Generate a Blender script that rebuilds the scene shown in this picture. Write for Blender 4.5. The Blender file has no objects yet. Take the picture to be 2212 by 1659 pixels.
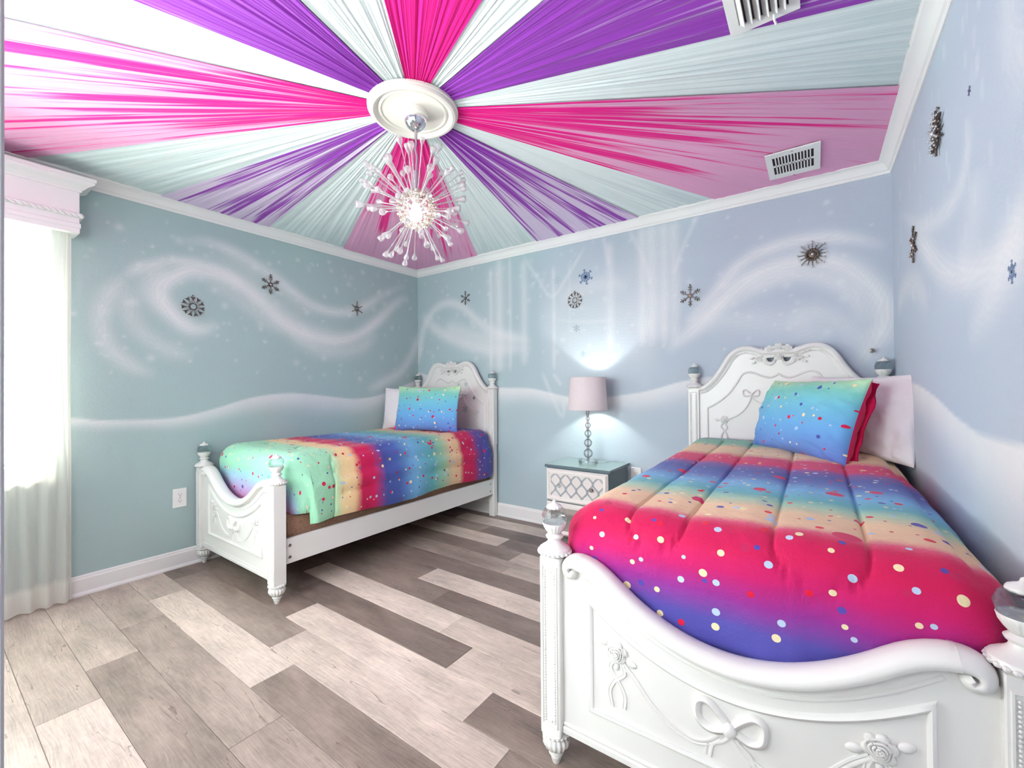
import bpy, math, random
import numpy as np
from mathutils import Vector, Matrix, noise
random.seed(7); rng = np.random.default_rng(7)
PI = math.pi
sc = bpy.context.scene
COL = sc.collection
# ------------------------------------------------------------------ camera, world, lights, exposure
W, D, H = 3.80, 3.75, 2.42            # room: x 0..W, y 0..-D, z 0..H
def make_camera():
    cd = bpy.data.cameras.new('camera'); cam = bpy.data.objects.new('camera', cd); COL.objects.link(cam)
    cd.sensor_fit = 'HORIZONTAL'; cd.sensor_width = 36.0; cd.lens = 36.0*928.34/2212; cd.clip_start = 0.02
    yaw, pitch, roll = 0.61462, 0.007049, -0.0078098
    f = Vector((-math.sin(yaw)*math.cos(pitch), math.cos(yaw)*math.cos(pitch), math.sin(pitch)))
    r = Vector((math.cos(yaw), math.sin(yaw), 0)); u = r.cross(f)
    c, s = math.cos(roll), math.sin(roll)
    R_, U_ = c*r+s*u, -s*r+c*u
    m = Matrix((R_, U_, -f)).transposed().to_4x4(); m.translation = Vector((3.44285, -3.15335, 1.16976))
    cam.matrix_world = m; sc.camera = cam
make_camera()
sc.view_settings.view_transform = 'Standard'; sc.view_settings.look = 'None'
sc.view_settings.gamma = 1; sc.view_settings.use_curve_mapping = False
sc.view_settings.exposure = 1.5
w = bpy.data.worlds.new('daylight'); sc.world = w; w.use_nodes = True
bg = w.node_tree.nodes['Background']; bg.inputs[0].default_value = (0.93, 0.98, 1.0, 1); bg.inputs[1].default_value = 6.0
sc.cycles.max_bounces = 10; sc.cycles.transparent_max_bounces = 24
sc.cycles.sample_clamp_indirect = 4.0; sc.cycles.caustics_refractive = False; sc.cycles.caustics_reflective = False
def area(name, loc, rot, sx, sy, power, col=(1, 1, 1)):
    l = bpy.data.lights.new(name, 'AREA'); l.shape = 'RECTANGLE'; l.size = sx; l.size_y = sy; l.energy = power; l.color = col
    o = bpy.data.objects.new(name, l); COL.objects.link(o); o.location = loc; o.rotation_euler = rot; return o
def point(name, loc, power, col=(1, 1, 1), r=.03):
    l = bpy.data.lights.new(name, 'POINT'); l.energy = power; l.color = col; l.shadow_soft_size = r
    o = bpy.data.objects.new(name, l); COL.objects.link(o); o.location = loc; return o
area('window_daylight', (-.45, -3.15, .95), (0, -PI/2-.60, 0), 1.3, 1.1, 360, (.99, 1, .97))
area('added_front_fill_light', (2.0, -D-.35, 1.5), (PI/2-.45, 0, .60), 1.6, 1.1, 27, (1, 1, 1))  # fill light added behind the camera, outside an invented window
area('added_hall_fill_light', (3.1, -4.5, 2.38), (0, 0, 0), .9, .9, 12, (1, .98, .97))  # added, unseen hall light that brightens the room through the doorway
point('chandelier_bulb_light', (1.995, -1.83, 1.952), 52, (1, .95, .88), .012)
point('table_lamp_bulb_light', (2.05, -.2, 1.13), 9, (.93, 1, .94), .03)

# ------------------------------------------------------------------ helpers
def hexc(h):
    h = h.lstrip('#'); c = [int(h[i:i+2], 16)/255 for i in (0, 2, 4)]
    return tuple((x/12.92 if x <= .04045 else ((x+.055)/1.055)**2.4) for x in c)+(1,)
class NT:
    def __init__(s, name):
        s.m = bpy.data.materials.new(name); s.m.use_nodes = True; s.t = s.m.node_tree; s.t.nodes.clear()
        s.out = s.n('ShaderNodeOutputMaterial')
    def n(s, typ, **kw):
        nd = s.t.nodes.new(typ)
        for k, v in kw.items(): setattr(nd, k, v)
        return nd
    def L(s, a, b): s.t.links.new(a, b)
    def val(s, sock, v):
        if hasattr(v, 'bl_idname') or hasattr(v, 'is_linked'): s.L(v, sock)
        else: sock.default_value = v
    def math(s, op, a, b=0.0, c=None, clamp=False):
        nd = s.n('ShaderNodeMath', operation=op, use_clamp=clamp); s.val(nd.inputs[0], a); s.val(nd.inputs[1], b)
        if c is not None: s.val(nd.inputs[2], c)
        return nd.outputs[0]
    def mix(s, fac, a, b):
        nd = s.n('ShaderNodeMix', data_type='RGBA'); s.val(nd.inputs[0], fac); s.val(nd.inputs[6], a); s.val(nd.inputs[7], b); return nd.outputs[2]
    def ramp(s, fac, stops, interp='LINEAR'):
        nd = s.n('ShaderNodeValToRGB'); nd.color_ramp.interpolation = interp; e = nd.color_ramp.elements
        while len(e) < len(stops): e.new(.5)
        for i, (p_, c) in enumerate(stops): e[i].position = p_; e[i].color = c
        s.val(nd.inputs[0], fac); return nd.outputs[0]
    def noise(s, vec, scale, detail=3, rough=.5, dim='3D'):
        nd = s.n('ShaderNodeTexNoise', noise_dimensions=dim); nd.inputs['Scale'].default_value = scale
        nd.inputs['Detail'].default_value = detail; nd.inputs['Roughness'].default_value = rough
        if vec is not None: s.L(vec, nd.inputs['Vector'])
        return nd.outputs['Fac']
    def mapping(s, vec, scale=(1, 1, 1), loc=(0, 0, 0)):
        nd = s.n('ShaderNodeMapping'); nd.inputs['Scale'].default_value = scale; nd.inputs['Location'].default_value = loc
        s.L(vec, nd.inputs['Vector']); return nd.outputs[0]
    def bump(s, h, dist, strength=1):
        nd = s.n('ShaderNodeBump'); nd.inputs['Distance'].default_value = dist; nd.inputs['Strength'].default_value = strength
        s.L(h, nd.inputs['Height']); return nd.outputs[0]
    def pbr(s, col, rough=.5, metal=0, spec=.5, normal=None, **kw):
        b = s.n('ShaderNodeBsdfPrincipled'); s.val(b.inputs['Base Color'], col); s.val(b.inputs['Roughness'], rough)
        b.inputs['Metallic'].default_value = metal; b.inputs['Specular IOR Level'].default_value = spec
        if normal is not None: s.L(normal, b.inputs['Normal'])
        for k, v in kw.items(): s.val(b.inputs[k.replace('_', ' ')], v)
        return b.outputs[0]
    def done(s, sh): s.L(sh, s.out.inputs[0]); return s.m
def simple(name, h, rough=.5, metal=0, spec=.5, bscale=None, bdist=.0005, vary=.03):
    t = NT(name); tc = t.n('ShaderNodeTexCoord').outputs['Object']
    c = hexc(h); nz = t.noise(tc, 9, 4)
    d = tuple(max(0, x*(1-vary*2)) for x in c[:3])+(1,)
    col = t.mix(nz, c, d); nrm = None
    if bscale: nrm = t.bump(t.noise(tc, bscale, 3), bdist)
    return t.done(t.pbr(col, rough, metal, spec, nrm))
def thin_glass(name, tint=(1, 1, 1, 1), body=.12, body_col=(1, 1, 1, 1)):
    t = NT(name); tr = t.n('ShaderNodeBsdfTransparent'); tr.inputs[0].default_value = tint
    gl = t.n('ShaderNodeBsdfGlossy'); gl.inputs['Roughness'].default_value = .03
    lw = t.n('ShaderNodeLayerWeight'); lw.inputs[0].default_value = .30
    f = t.math('MULTIPLY_ADD', lw.outputs['Fresnel'], .85, .06, clamp=True)
    m1 = t.n('ShaderNodeMixShader'); t.L(f, m1.inputs[0]); t.L(tr.outputs[0], m1.inputs[1]); t.L(gl.outputs[0], m1.inputs[2])
    df = t.n('ShaderNodeBsdfDiffuse'); df.inputs[0].default_value = body_col
    tl = t.n('ShaderNodeBsdfTranslucent'); tl.inputs[0].default_value = body_col
    m0 = t.n('ShaderNodeMixShader'); m0.inputs[0].default_value = .5; t.L(df.outputs[0], m0.inputs[1]); t.L(tl.outputs[0], m0.inputs[2])
    m2 = t.n('ShaderNodeMixShader'); m2.inputs[0].default_value = body; t.L(m1.outputs[0], m2.inputs[1]); t.L(m0.outputs[0], m2.inputs[2])
    return t.done(m2.outputs[0])

class MB:
    def __init__(s): s.v = []; s.f = []
    def add(s, vs, fs):
        o = len(s.v); s.v.extend([tuple(p) for p in vs]); s.f.extend([tuple(i+o for i in f) for f in fs]); return s
    def box(s, x0, y0, z0, x1, y1, z1, b=0):
        if x0 > x1: x0, x1 = x1, x0
        if y0 > y1: y0, y1 = y1, y0
        if z0 > z1: z0, z1 = z1, z0
        if b <= 0:
            return s.add([(x0,y0,z0),(x1,y0,z0),(x1,y1,z0),(x0,y1,z0),(x0,y0,z1),(x1,y0,z1),(x1,y1,z1),(x0,y1,z1)],
                  [(0,3,2,1),(4,5,6,7),(0,1,5,4),(1,2,6,5),(2,3,7,6),(3,0,4,7)])
        vs = []; idx = {}
        for i, (X, sx) in enumerate(((x0, 1), (x1, -1))):
            for j, (Y, sy) in enumerate(((y0, 1), (y1, -1))):
                for k, (Z, sz) in enumerate(((z0, 1), (z1, -1))):
                    for a in range(3):
                        p = [X+sx*b, Y+sy*b, Z+sz*b]; p[a] = (X, Y, Z)[a]
                        idx[(i, j, k, a)] = len(vs); vs.append(p)
        fs = []
        g = lambda i, j, k, a: idx[(i, j, k, a)]
        for i in (0, 1):
            q = [g(i,0,0,0), g(i,1,0,0), g(i,1,1,0), g(i,0,1,0)]; fs.append(q if i else q[::-1])
            q = [g(0,i,0,1), g(1,i,0,1), g(1,i,1,1), g(0,i,1,1)]; fs.append(q[::-1] if i else q)
            q = [g(0,0,i,2), g(1,0,i,2), g(1,1,i,2), g(0,1,i,2)]; fs.append(q if i else q[::-1])
        for i in (0, 1):
            for j in (0, 1):
                fs.append([g(i,j,0,0), g(i,j,1,0), g(i,j,1,1), g(i,j,0,1)] if (i+j) % 2 else [g(i,j,0,1), g(i,j,1,1), g(i,j,1,0), g(i,j,0,0)])
                fs.append([g(i,0,j,0), g(i,0,j,2), g(i,1,j,2), g(i,1,j,0)] if (i+j) % 2 else [g(i,1,j,0), g(i,1,j,2), g(i,0,j,2), g(i,0,j,0)])
                fs.append([g(0,i,j,1), g(1,i,j,1), g(1,i,j,2), g(0,i,j,2)] if (i+j) % 2 else [g(0,i,j,2), g(1,i,j,2), g(1,i,j,1), g(0,i,j,1)])
        for i in (0, 1):
            for j in (0, 1):
                for k in (0, 1):
                    q = [g(i,j,k,0), g(i,j,k,1), g(i,j,k,2)]; fs.append(q if (i+j+k) % 2 else q[::-1])
        return s.add(vs, fs)
    def grid(s, P, closed_u=False, closed_v=False):
        nu, nv = len(P), len(P[0]); vs = [q for r in P for q in r]; fs = []
        for i in range(nu if closed_u else nu-1):
            for j in range(nv if closed_v else nv-1):
                a = i*nv+j; b = i*nv+(j+1) % nv; c = ((i+1) % nu)*nv+(j+1) % nv; d = ((i+1) % nu)*nv+j
                fs.append((a, b, c, d))
        return s.add(vs, fs)
    def ell(s, c, r, nu=12, nv=8, rot=None):
        vs = [(0, 0, 1)]; fs = []
        for i in range(1, nv):
            t = PI*i/nv
            for j in range(nu): a = 2*PI*j/nu; vs.append((math.sin(t)*math.cos(a), math.sin(t)*math.sin(a), math.cos(t)))
        vs.append((0, 0, -1)); n = len(vs)-1
        for j in range(nu):
            fs.append((0, 1+j, 1+(j+1) % nu)); fs.append((n, n-nu+(j+1) % nu, n-nu+j))
        for i in range(nv-2):
            for j in range(nu): a = 1+i*nu+j; b = 1+i*nu+(j+1) % nu; fs.append((a, a+nu, b+nu, b))
        if not hasattr(r, '__len__'): r = (r, r, r)
        out = []
        for q in vs:
            p_ = Vector((q[0]*r[0], q[1]*r[1], q[2]*r[2]))
            if rot is not None: p_ = rot @ p_
            out.append(p_+Vector(c))
        return s.add(out, fs)
    def lathe(s, prof, c=(0, 0, 0), seg=24, flutes=0, amp=0.0, fz=None, axis='z', sc=1):
        P = []
        for (r, z) in prof:
            ring = []
            for j in range(seg):
                a = 2*PI*j/seg; rr = r
                if flutes and (fz is None or fz[0] <= z <= fz[1]): rr = r*(1+amp*math.cos(flutes*a))
                q = (rr*math.cos(a)*sc, rr*math.sin(a)*sc, z*sc)
                if axis == 'y': q = (q[0], -q[2], q[1])
                ring.append((c[0]+q[0], c[1]+q[1], c[2]+q[2]))
            P.append(ring)
        o = len(s.v); s.grid(P, False, True); n = len(P)
        s.f.append(tuple(o+j for j in range(seg))[::-1]); s.f.append(tuple(o+(n-1)*seg+j for j in range(seg)))
        return s
    def tube(s, pts, r, seg=8, cap=True):
        pts = [Vector(p_) for p_ in pts]; n = len(pts); P = []; up = None
        for i, p_ in enumerate(pts):
            t = (pts[min(i+1, n-1)]-pts[max(i-1, 0)]).normalized()
            if up is None:
                up = Vector((0, 0, 1)) if abs(t.z) < .9 else Vector((1, 0, 0))
            up = (up-t*up.dot(t)).normalized(); b = t.cross(up)
            rr = r[i] if hasattr(r, '__len__') else r
            P.append([p_+(up*math.cos(2*PI*j/seg)+b*math.sin(2*PI*j/seg))*rr for j in range(seg)])
        o = len(s.v); s.grid(P, False, True)
        if cap: s.f.append(tuple(o+j for j in range(seg))); s.f.append(tuple(o+(n-1)*seg+j for j in range(seg))[::-1])
        return s
    def sweep(s, path, sec, closed=False):
        """path [(x,z)] in the XZ plane; sec [(n,y)] : n along the path's left normal, y depth (negative = to the viewer)"""
        n = len(path); P = []
        for i in range(n):
            a = Vector(path[(i-1) % n] if closed else path[max(i-1, 0)]); b = Vector(path[(i+1) % n] if closed else path[min(i+1, n-1)]); p_ = Vector(path[i])
            d1 = (p_-a); d2 = (b-p_)
            if d1.length < 1e-9: d1 = d2
            if d2.length < 1e-9: d2 = d1
            d1.normalize(); d2.normalize(); t = (d1+d2).normalized(); nn = Vector((-t.y, t.x)); k = 1/max(.5, nn.dot(Vector((-d1.y, d1.x))))
            P.append([(p_.x+nn.x*q[0]*k, q[1], p_.y+nn.y*q[0]*k) for q in sec])
        o = len(s.v); s.grid(P, closed, True); m = len(sec)
        if not closed: s.f.append(tuple(o+j for j in range(m))); s.f.append(tuple(o+(n-1)*m+j for j in range(m))[::-1])
        return s
    def xform(s, M):
        s.v = [tuple(M @ Vector(q)) for q in s.v]; return s
    def mesh(s, name, mat, ang=35):
        me = bpy.data.meshes.new(name); me.from_pydata(s.v, [], s.f)
        if mat: me.materials.append(mat)
        fix(me, ang); return me
    def build(s, name, mat, parent=None, ang=35):
        return link(name, s.mesh(name, mat, ang), parent)
import bmesh
def fix(me, ang=35, normals=True):
    if normals:
        bm = bmesh.new(); bm.from_mesh(me); bmesh.ops.recalc_face_normals(bm, faces=bm.faces); bm.to_mesh(me); bm.free()
    if ang > 0:
        me.polygons.foreach_set('use_smooth', [True]*len(me.polygons))
        if ang < 180: me.set_sharp_from_angle(angle=math.radians(ang))
    me.update()
def link(name, me, parent=None):
    o = bpy.data.objects.new(name, me); COL.objects.link(o); o.parent = parent; return o
def empty(name, loc=(0, 0, 0), rz=0, parent=None):
    o = bpy.data.objects.new(name, None); COL.objects.link(o); o.location = loc; o.rotation_euler = (0, 0, rz); o.empty_display_size = .05; o.parent = parent; return o
def tag(o, label=None, cat=None, group=None, kind=None):
    if label: o['label'] = label
    if cat: o['category'] = cat
    if group: o['group'] = group
    if kind: o['kind'] = kind
    return o
def struct(o): o['kind'] = 'structure'; return o
def children(o, lst={}): return [c for c in COL.objects if c.parent == o]
def copy_tree(o, parent=None):
    c = o.copy(); COL.objects.link(c)
    if parent is not None: c.parent = parent
    for ch in children(o): copy_tree(ch, c)
    return c
def cr(pts, k=8, closed=False):
    """Catmull-Rom through points"""
    P = [np.array(p_, float) for p_ in pts]; n = len(P); out = []
    for i in range(n if closed else n-1):
        if closed: a, b, c, d = P[i-1], P[i], P[(i+1) % n], P[(i+2) % n]
        else: a, b, c, d = P[max(i-1, 0)], P[i], P[i+1], P[min(i+2, n-1)]
        for j in range(k):
            t = j/k; out.append(tuple(.5*((2*b)+(-a+c)*t+(2*a-5*b+4*c-d)*t*t+(-a+3*b-3*c+d)*t**3)))
    if not closed: out.append(tuple(P[-1]))
    return out
def flat(name, loops, depth, bevel=0, face='-y', origin=(0, 0, 0)):
    """polygon with holes given in (x,z); solid of the given depth, returned as mesh"""
    cu = bpy.data.curves.new(name, 'CURVE'); cu.dimensions = '2D'; cu.fill_mode = 'BOTH'
    cu.extrude = max(depth/2-bevel, 1e-5); cu.bevel_depth = bevel; cu.bevel_resolution = 1
    for lp in loops:
        sp = cu.splines.new('POLY'); sp.points.add(len(lp)-1); sp.use_cyclic_u = True
        for i, q in enumerate(lp): sp.points[i].co = (q[0], q[1], 0, 1)
    o = bpy.data.objects.new(name, cu); COL.objects.link(o); dg = bpy.context.evaluated_depsgraph_get(); dg.update()
    me = bpy.data.meshes.new_from_object(o.evaluated_get(dg)); bpy.data.objects.remove(o); bpy.data.curves.remove(cu)
    me.transform(Matrix.Translation(origin) @ Matrix.Rotation(PI/2, 4, 'X'))
    return me
def flat_obj(name, loops, depth, mat, parent=None, bevel=0, origin=(0, 0, 0), ang=35):
    me = flat(name, loops, depth, bevel, origin=origin); me.materials.clear(); me.materials.append(mat); fix(me, ang, False); return link(name, me, parent)

# ------------------------------------------------------------------ materials
M = {}
M['white_paint'] = simple('white_bed_paint', '#e6e4e0', .32, 0, .5, 60, .0003, .012)
M['trim'] = simple('white_trim_paint', '#efeceb', .38, 0, .5, 40, .0002, .015)
M['cream_paint'] = simple('cream_medallion_paint', '#ece6dd', .45, 0, .4)
M['chrome'] = simple('chrome', '#dcdce0', .06, 1)
M['steel'] = simple('brushed_steel', '#8d8580', .35, 1)
M['dark_metal'] = simple('antique_bronze_metal', '#6d6058', .38, .85, .5, 300, .0006, .15)
M['gem'] = simple('clear_gem', '#cdc6c8', .1, .6, 1)
M['box'] = None
M['plastic'] = simple('white_plastic', '#f3f1ef', .3)
M['slot'] = simple('dark_slot', '#3a3634', .6)
M['slate'] = simple('slate_blue_paint', '#5d7078', .4, 0, .5, 30, .0003, .04)
M['mirror'] = simple('mirror', '#d9d4d2', .08, 1)
M['cabinet_white'] = simple('nightstand_white_paint', '#ece4e0', .4)
M['vent_dark'] = simple('vent_cavity', '#3b2f33', .8)
M['vinyl'] = simple('white_window_vinyl', '#f4f4f2', .35)
M['blind'] = simple('white_blind_slat', '#f2f1ec', .5)
M['pillow_white'] = None
def fabric(name, h, bscale=500, bdist=.0006, vary=.04, rough=.9):
    t = NT(name); tc = t.n('ShaderNodeTexCoord').outputs['Object']
    c = hexc(h); d = tuple(x*(1-vary*2) for x in c[:3])+(1,)
    nz = t.noise(tc, 14, 4); weave = t.math('MULTIPLY_ADD', t.noise(tc, bscale, 2), .15, t.math('MULTIPLY', t.noise(tc, 11, 5, .62), 6.0))
    return t.done(t.pbr(t.mix(nz, c, d), rough, 0, .25, t.bump(weave, bdist), Sheen_Weight=.15))
M['pillow_white'] = fabric('white_cotton', '#efe6ea')
M['mattress'] = fabric('mattress_fabric', '#e9e4e2')
def box_mat():
    t = NT('brown_box_spring_fabric'); tc = t.n('ShaderNodeTexCoord').outputs['Object']
    w1 = t.n('ShaderNodeTexVoronoi'); w1.inputs['Scale'].default_value = 110; t.L(tc, w1.inputs['Vector'])
    col = t.mix(w1.outputs['Distance'], hexc('#a98670'), hexc('#8a6854'))
    return t.done(t.pbr(col, .9, 0, .2, t.bump(w1.outputs['Distance'], .001)))
M['box'] = box_mat()
def crystal_mat():
    t = NT('cut_crystal'); g = t.n('ShaderNodeBsdfGlass'); g.inputs['IOR'].default_value = 1.5; g.inputs['Roughness'].default_value = 0
    g.inputs['Color'].default_value = (1, 1, 1, 1)
    tr = t.n('ShaderNodeBsdfTransparent'); tr.inputs[0].default_value = (.9, .96, .96, 1)
    m = t.n('ShaderNodeMixShader'); m.inputs[0].default_value = .6; t.L(g.outputs[0], m.inputs[1]); t.L(tr.outputs[0], m.inputs[2])
    return t.done(m.outputs[0])
M['crystal'] = crystal_mat()
M['rod_glass'] = thin_glass('clear_glass_rod', (.97, .97, .98, 1), .25, (1, .97, .97, 1))
M['lamp_glass'] = thin_glass('clear_lamp_glass', (.93, .97, .96, 1), .05)
M['pane'] = thin_glass('window_pane_glass', (.96, 1, .99, 1), 0)
def emis(name, col, st):
    t = NT(name); e = t.n('ShaderNodeEmission'); e.inputs[0].default_value = col; e.inputs[1].default_value = st; return t.done(e.outputs[0])
M['bulb'] = emis('glowing_bulb', (1, .88, .68, 1), 14)
M['bulb_cool'] = emis('glowing_lamp_bulb', (.95, 1, .95, 1), 8)

# mural wall paint: base colour, white airbrush mask stored on the wall mesh
def wall_mat(name, base, white='#e5e4e5', strength=1.0, base_b=None):
    t = NT(name); tc = t.n('ShaderNodeTexCoord').outputs['Object']
    at = t.n('ShaderNodeAttribute'); at.attribute_name = 'paint'
    n1 = t.noise(tc, 1.3, 3); b = hexc(base); b2 = tuple(x*y for x, y in zip(b[:3], (.93, .95, .98)))+(1,)
    if base_b:
        sx = t.n('ShaderNodeSeparateXYZ'); t.L(tc, sx.inputs[0]); k = t.math('MULTIPLY_ADD', sx.outputs[0], .42, -.35, clamp=True); n1 = t.math('ADD', n1, 0)
        b = t.mix(t.math('ADD', k, t.math('MULTIPLY', t.math('SUBTRACT', n1, .5), .5), clamp=True), b, hexc(base_b)); b2 = b
    n2 = t.noise(tc, 6, 5); f = t.math('MULTIPLY', at.outputs['Fac'], t.math('MULTIPLY_ADD', n2, .35, strength-.15), clamp=True)
    col = t.mix(f, t.mix(n1, b, b2), hexc(white))
    vo = t.n('ShaderNodeTexVoronoi', feature='SMOOTH_F1'); vo.inputs['Scale'].default_value = 95; t.L(tc, vo.inputs['Vector'])
    hgt = t.math('ADD', t.math('MULTIPLY', vo.outputs['Distance'], .6), t.noise(tc, 160, 3))
    return t.done(t.pbr(col, .75, 0, .3, t.bump(hgt, .0022, .55)))
M['wall'] = wall_mat('muted_teal_wall_paint', '#adc1c0'); M['wall_b'] = wall_mat('back_wall_paint_lit_tone', '#adc0c4', base_b='#b6bfcd'); M['wall_r'] = wall_mat('right_wall_paint_lit_tone', '#b6c2ca', base_b='#b8c2d0')  # same paint throughout; airbrush variation and differing light both put into per-wall tints
M['plain_wall'] = simple('plain_wall_paint', '#c9cfd2', .8)

# ------------------------------------------------------------------ mural wall
def catlist(pts, k=6): return np.array(cr(pts, k))
def stroke(A, B_, mask, pts, wd, st, taper=1, soft=1.0):
    if wd > .02: wd *= 1.3; st = min(.95, st*1.15)
    q = catlist(pts, 10); n = len(q); best = np.full(A.shape, 9.9); tt = np.zeros(A.shape)
    for i in range(n-1):
        a, b = q[i], q[i+1]; d = b-a; L2 = max(1e-9, d@d)
        u = np.clip(((A-a[0])*d[0]+(B_-a[1])*d[1])/L2, 0, 1)
        ds = np.hypot(A-a[0]-u*d[0], B_-a[1]-u*d[1]); m = ds < best; best[m] = ds[m]; tt[m] = (i+u[m])/(n-1)
    prof = np.clip(np.minimum(tt, 1-tt)*(5/max(taper, .01)), .0, 1)**.7 if taper else 1
    wl = wd*(.55+.45*prof)
    m = st*np.exp(-(best/wl)**2)*prof*(.86+.14*np.sin(tt*37+best*260))
    return 1-(1-mask)*(1-np.clip(m, 0, 1))
def dots(A, B_, mask, n, a0, a1, b0, b1, seed, st=.45):
    r = np.random.default_rng(seed)
    for _ in range(n):
        a, b = r.uniform(a0, a1), r.uniform(b0, b1); s_ = r.choice([.007, .010, .014, .022]); k = st*r.uniform(.4, 1)*(.014/s_)**.4
        sl = (np.abs(A-a) < 4*s_) & (np.abs(B_-b) < 4*s_)
        m = k*np.exp(-((A[sl]-a)**2+(B_[sl]-b)**2)/(s_*s_)); mask[sl] = 1-(1-mask[sl])*(1-m)
    return mask
def hill(A, B_, mask, top, th, st=.85, edge=.012):
    t = np.array(top); zt = np.interp(A, t[np.argsort(t[:, 0]), 0], t[np.argsort(t[:, 0]), 1])
    d = zt-B_
    thv = np.interp(A, *th) if isinstance(th, tuple) else th
    m = st*np.clip(d/edge, 0, 1)*np.exp(-(np.clip(d, 0, 9)/thv)**2.2)
    return 1-(1-mask)*(1-m)
def smooth_top(pts): q = catlist(pts, 8); return q
def mural_wall(name, a0, a1, b0, b1, place, paint, hole=None, step=.0125, mt='wall'):
    na = int(round((a1-a0)/step))+1; nb = int(round((b1-b0)/step))+1
    a = np.linspace(a0, a1, na); b = np.linspace(b0, b1, nb)
    if hole:
        for k in (0, 1): a[np.argmin(abs(a-hole[k]))] = hole[k]
        for k in (2, 3): b[np.argmin(abs(b-hole[k]))] = hole[k]
    A, B_ = np.meshgrid(a, b, indexing='ij'); mask = paint(A, B_, np.zeros(A.shape))
    verts = place(A, B_).reshape(-1, 3)
    I = np.arange(na*nb).reshape(na, nb); q = np.stack([I[:-1, :-1], I[1:, :-1], I[1:, 1:], I[:-1, 1:]], -1)
    if hole:
        ca = (a[:-1]+a[1:])/2; cb = (b[:-1]+b[1:])/2
        keep = ~(((ca > hole[0]) & (ca < hole[1]))[:, None] & ((cb > hole[2]) & (cb < hole[3]))[None, :])
        q = q[keep]
    q = q.reshape(-1, 4)
    me = bpy.data.meshes.new(name); me.from_pydata(verts.tolist(), [], q.tolist())
    at = me.attributes.new('paint', 'FLOAT', 'POINT'); at.data.foreach_set('value', mask.reshape(-1).astype(np.float32))
    me.materials.append(M[mt]); me.update(); return struct(link(name, me))
def paint_left(A, B_, m):
    S = lambda pts, w_, s_, t=1: stroke(A, B_, m, pts, w_, s_, t)
    m = S([(-1.87,1.64),(-1.95,1.59),(-2.04,1.59),(-2.13,1.66),(-2.19,1.75),(-2.19,1.84),(-2.12,1.92),(-2.01,1.98),(-1.86,1.98),(-1.72,1.93),(-1.58,1.83),(-1.44,1.71),(-1.27,1.63),(-1.05,1.59),(-.86,1.61),(-.67,1.70),(-.49,1.84),(-.27,2.04),(-.12,2.10)], .040, .78, .6)
    m = S([(-1.95,2.0),(-1.72,1.95),(-1.50,1.80),(-1.27,1.66),(-1.05,1.62),(-.8,1.66)], .07, .42)
    m = S([(-2.36,1.86),(-2.33,1.91),(-2.25,1.96),(-2.12,2.02),(-1.96,2.03),(-1.81,2.0),(-1.7,1.94)], .028, .55)
    m = S([(-2.12,1.68),(-2.24,1.76),(-2.25,1.86),(-2.15,1.95)], .045, .35)
    m = S([(-2.35,1.89),(-2.42,1.8),(-2.47,1.67),(-2.48,1.55),(-2.45,1.44),(-2.39,1.36),(-2.31,1.3),(-2.22,1.27)], .035, .42)
    m = S([(-2.39,1.84),(-2.36,1.72),(-2.33,1.59),(-2.25,1.49),(-2.13,1.42),(-2.01,1.4)], .04, .30)
    m = S([(-2.1,2.15),(-1.96,2.19),(-1.83,2.18),(-1.7,2.14),(-1.58,2.09),(-1.46,2.03),(-1.33,1.95),(-1.2,1.88),(-1.02,1.84),(-.83,1.86),(-.64,1.95),(-.43,2.09),(-.16,2.24)], .035, .60)
    m = S([(-2.05,2.10),(-1.75,2.08),(-1.5,1.98),(-1.3,1.86),(-1.1,1.78)], .035, .16)
    m = S([(-1.4,1.68),(-1.23,1.55),(-1.02,1.49),(-.73,1.54),(-.51,1.7)], .05, .38)
    m = S([(-1.95,1.9),(-1.8,1.85),(-1.6,1.72),(-1.4,1.6)], .035, .22)
    m = S([(-.64,1.15),(-.44,1.23),(-.23,1.34),(-.08,1.52),(-.01,1.66),(.2,1.9)], .04, .50, .8)
    top = smooth_top([(-4,1.06),(-3.2,1.04),(-2.63,1.02),(-2.5,1.0),(-2.31,.99),(-2.14,.99),(-2.01,1.01),(-1.86,1.05),(-1.7,1.1),(-1.53,1.13),(-1.34,1.14),(-1.13,1.12),(-.9,1.09),(-.73,1.08),(-.49,1.11),(-.2,1.2),(.02,1.27)])
    m = hill(A, B_, m, top, ([-4, -2.3, -1.6, -1.1, -.5, 0], [.05, .05, .10, .13, .11, .16]), .78)
    return dots(A, B_, m, 170, -2.6, 0, 1.25, 2.3, 3, .5)
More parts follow.
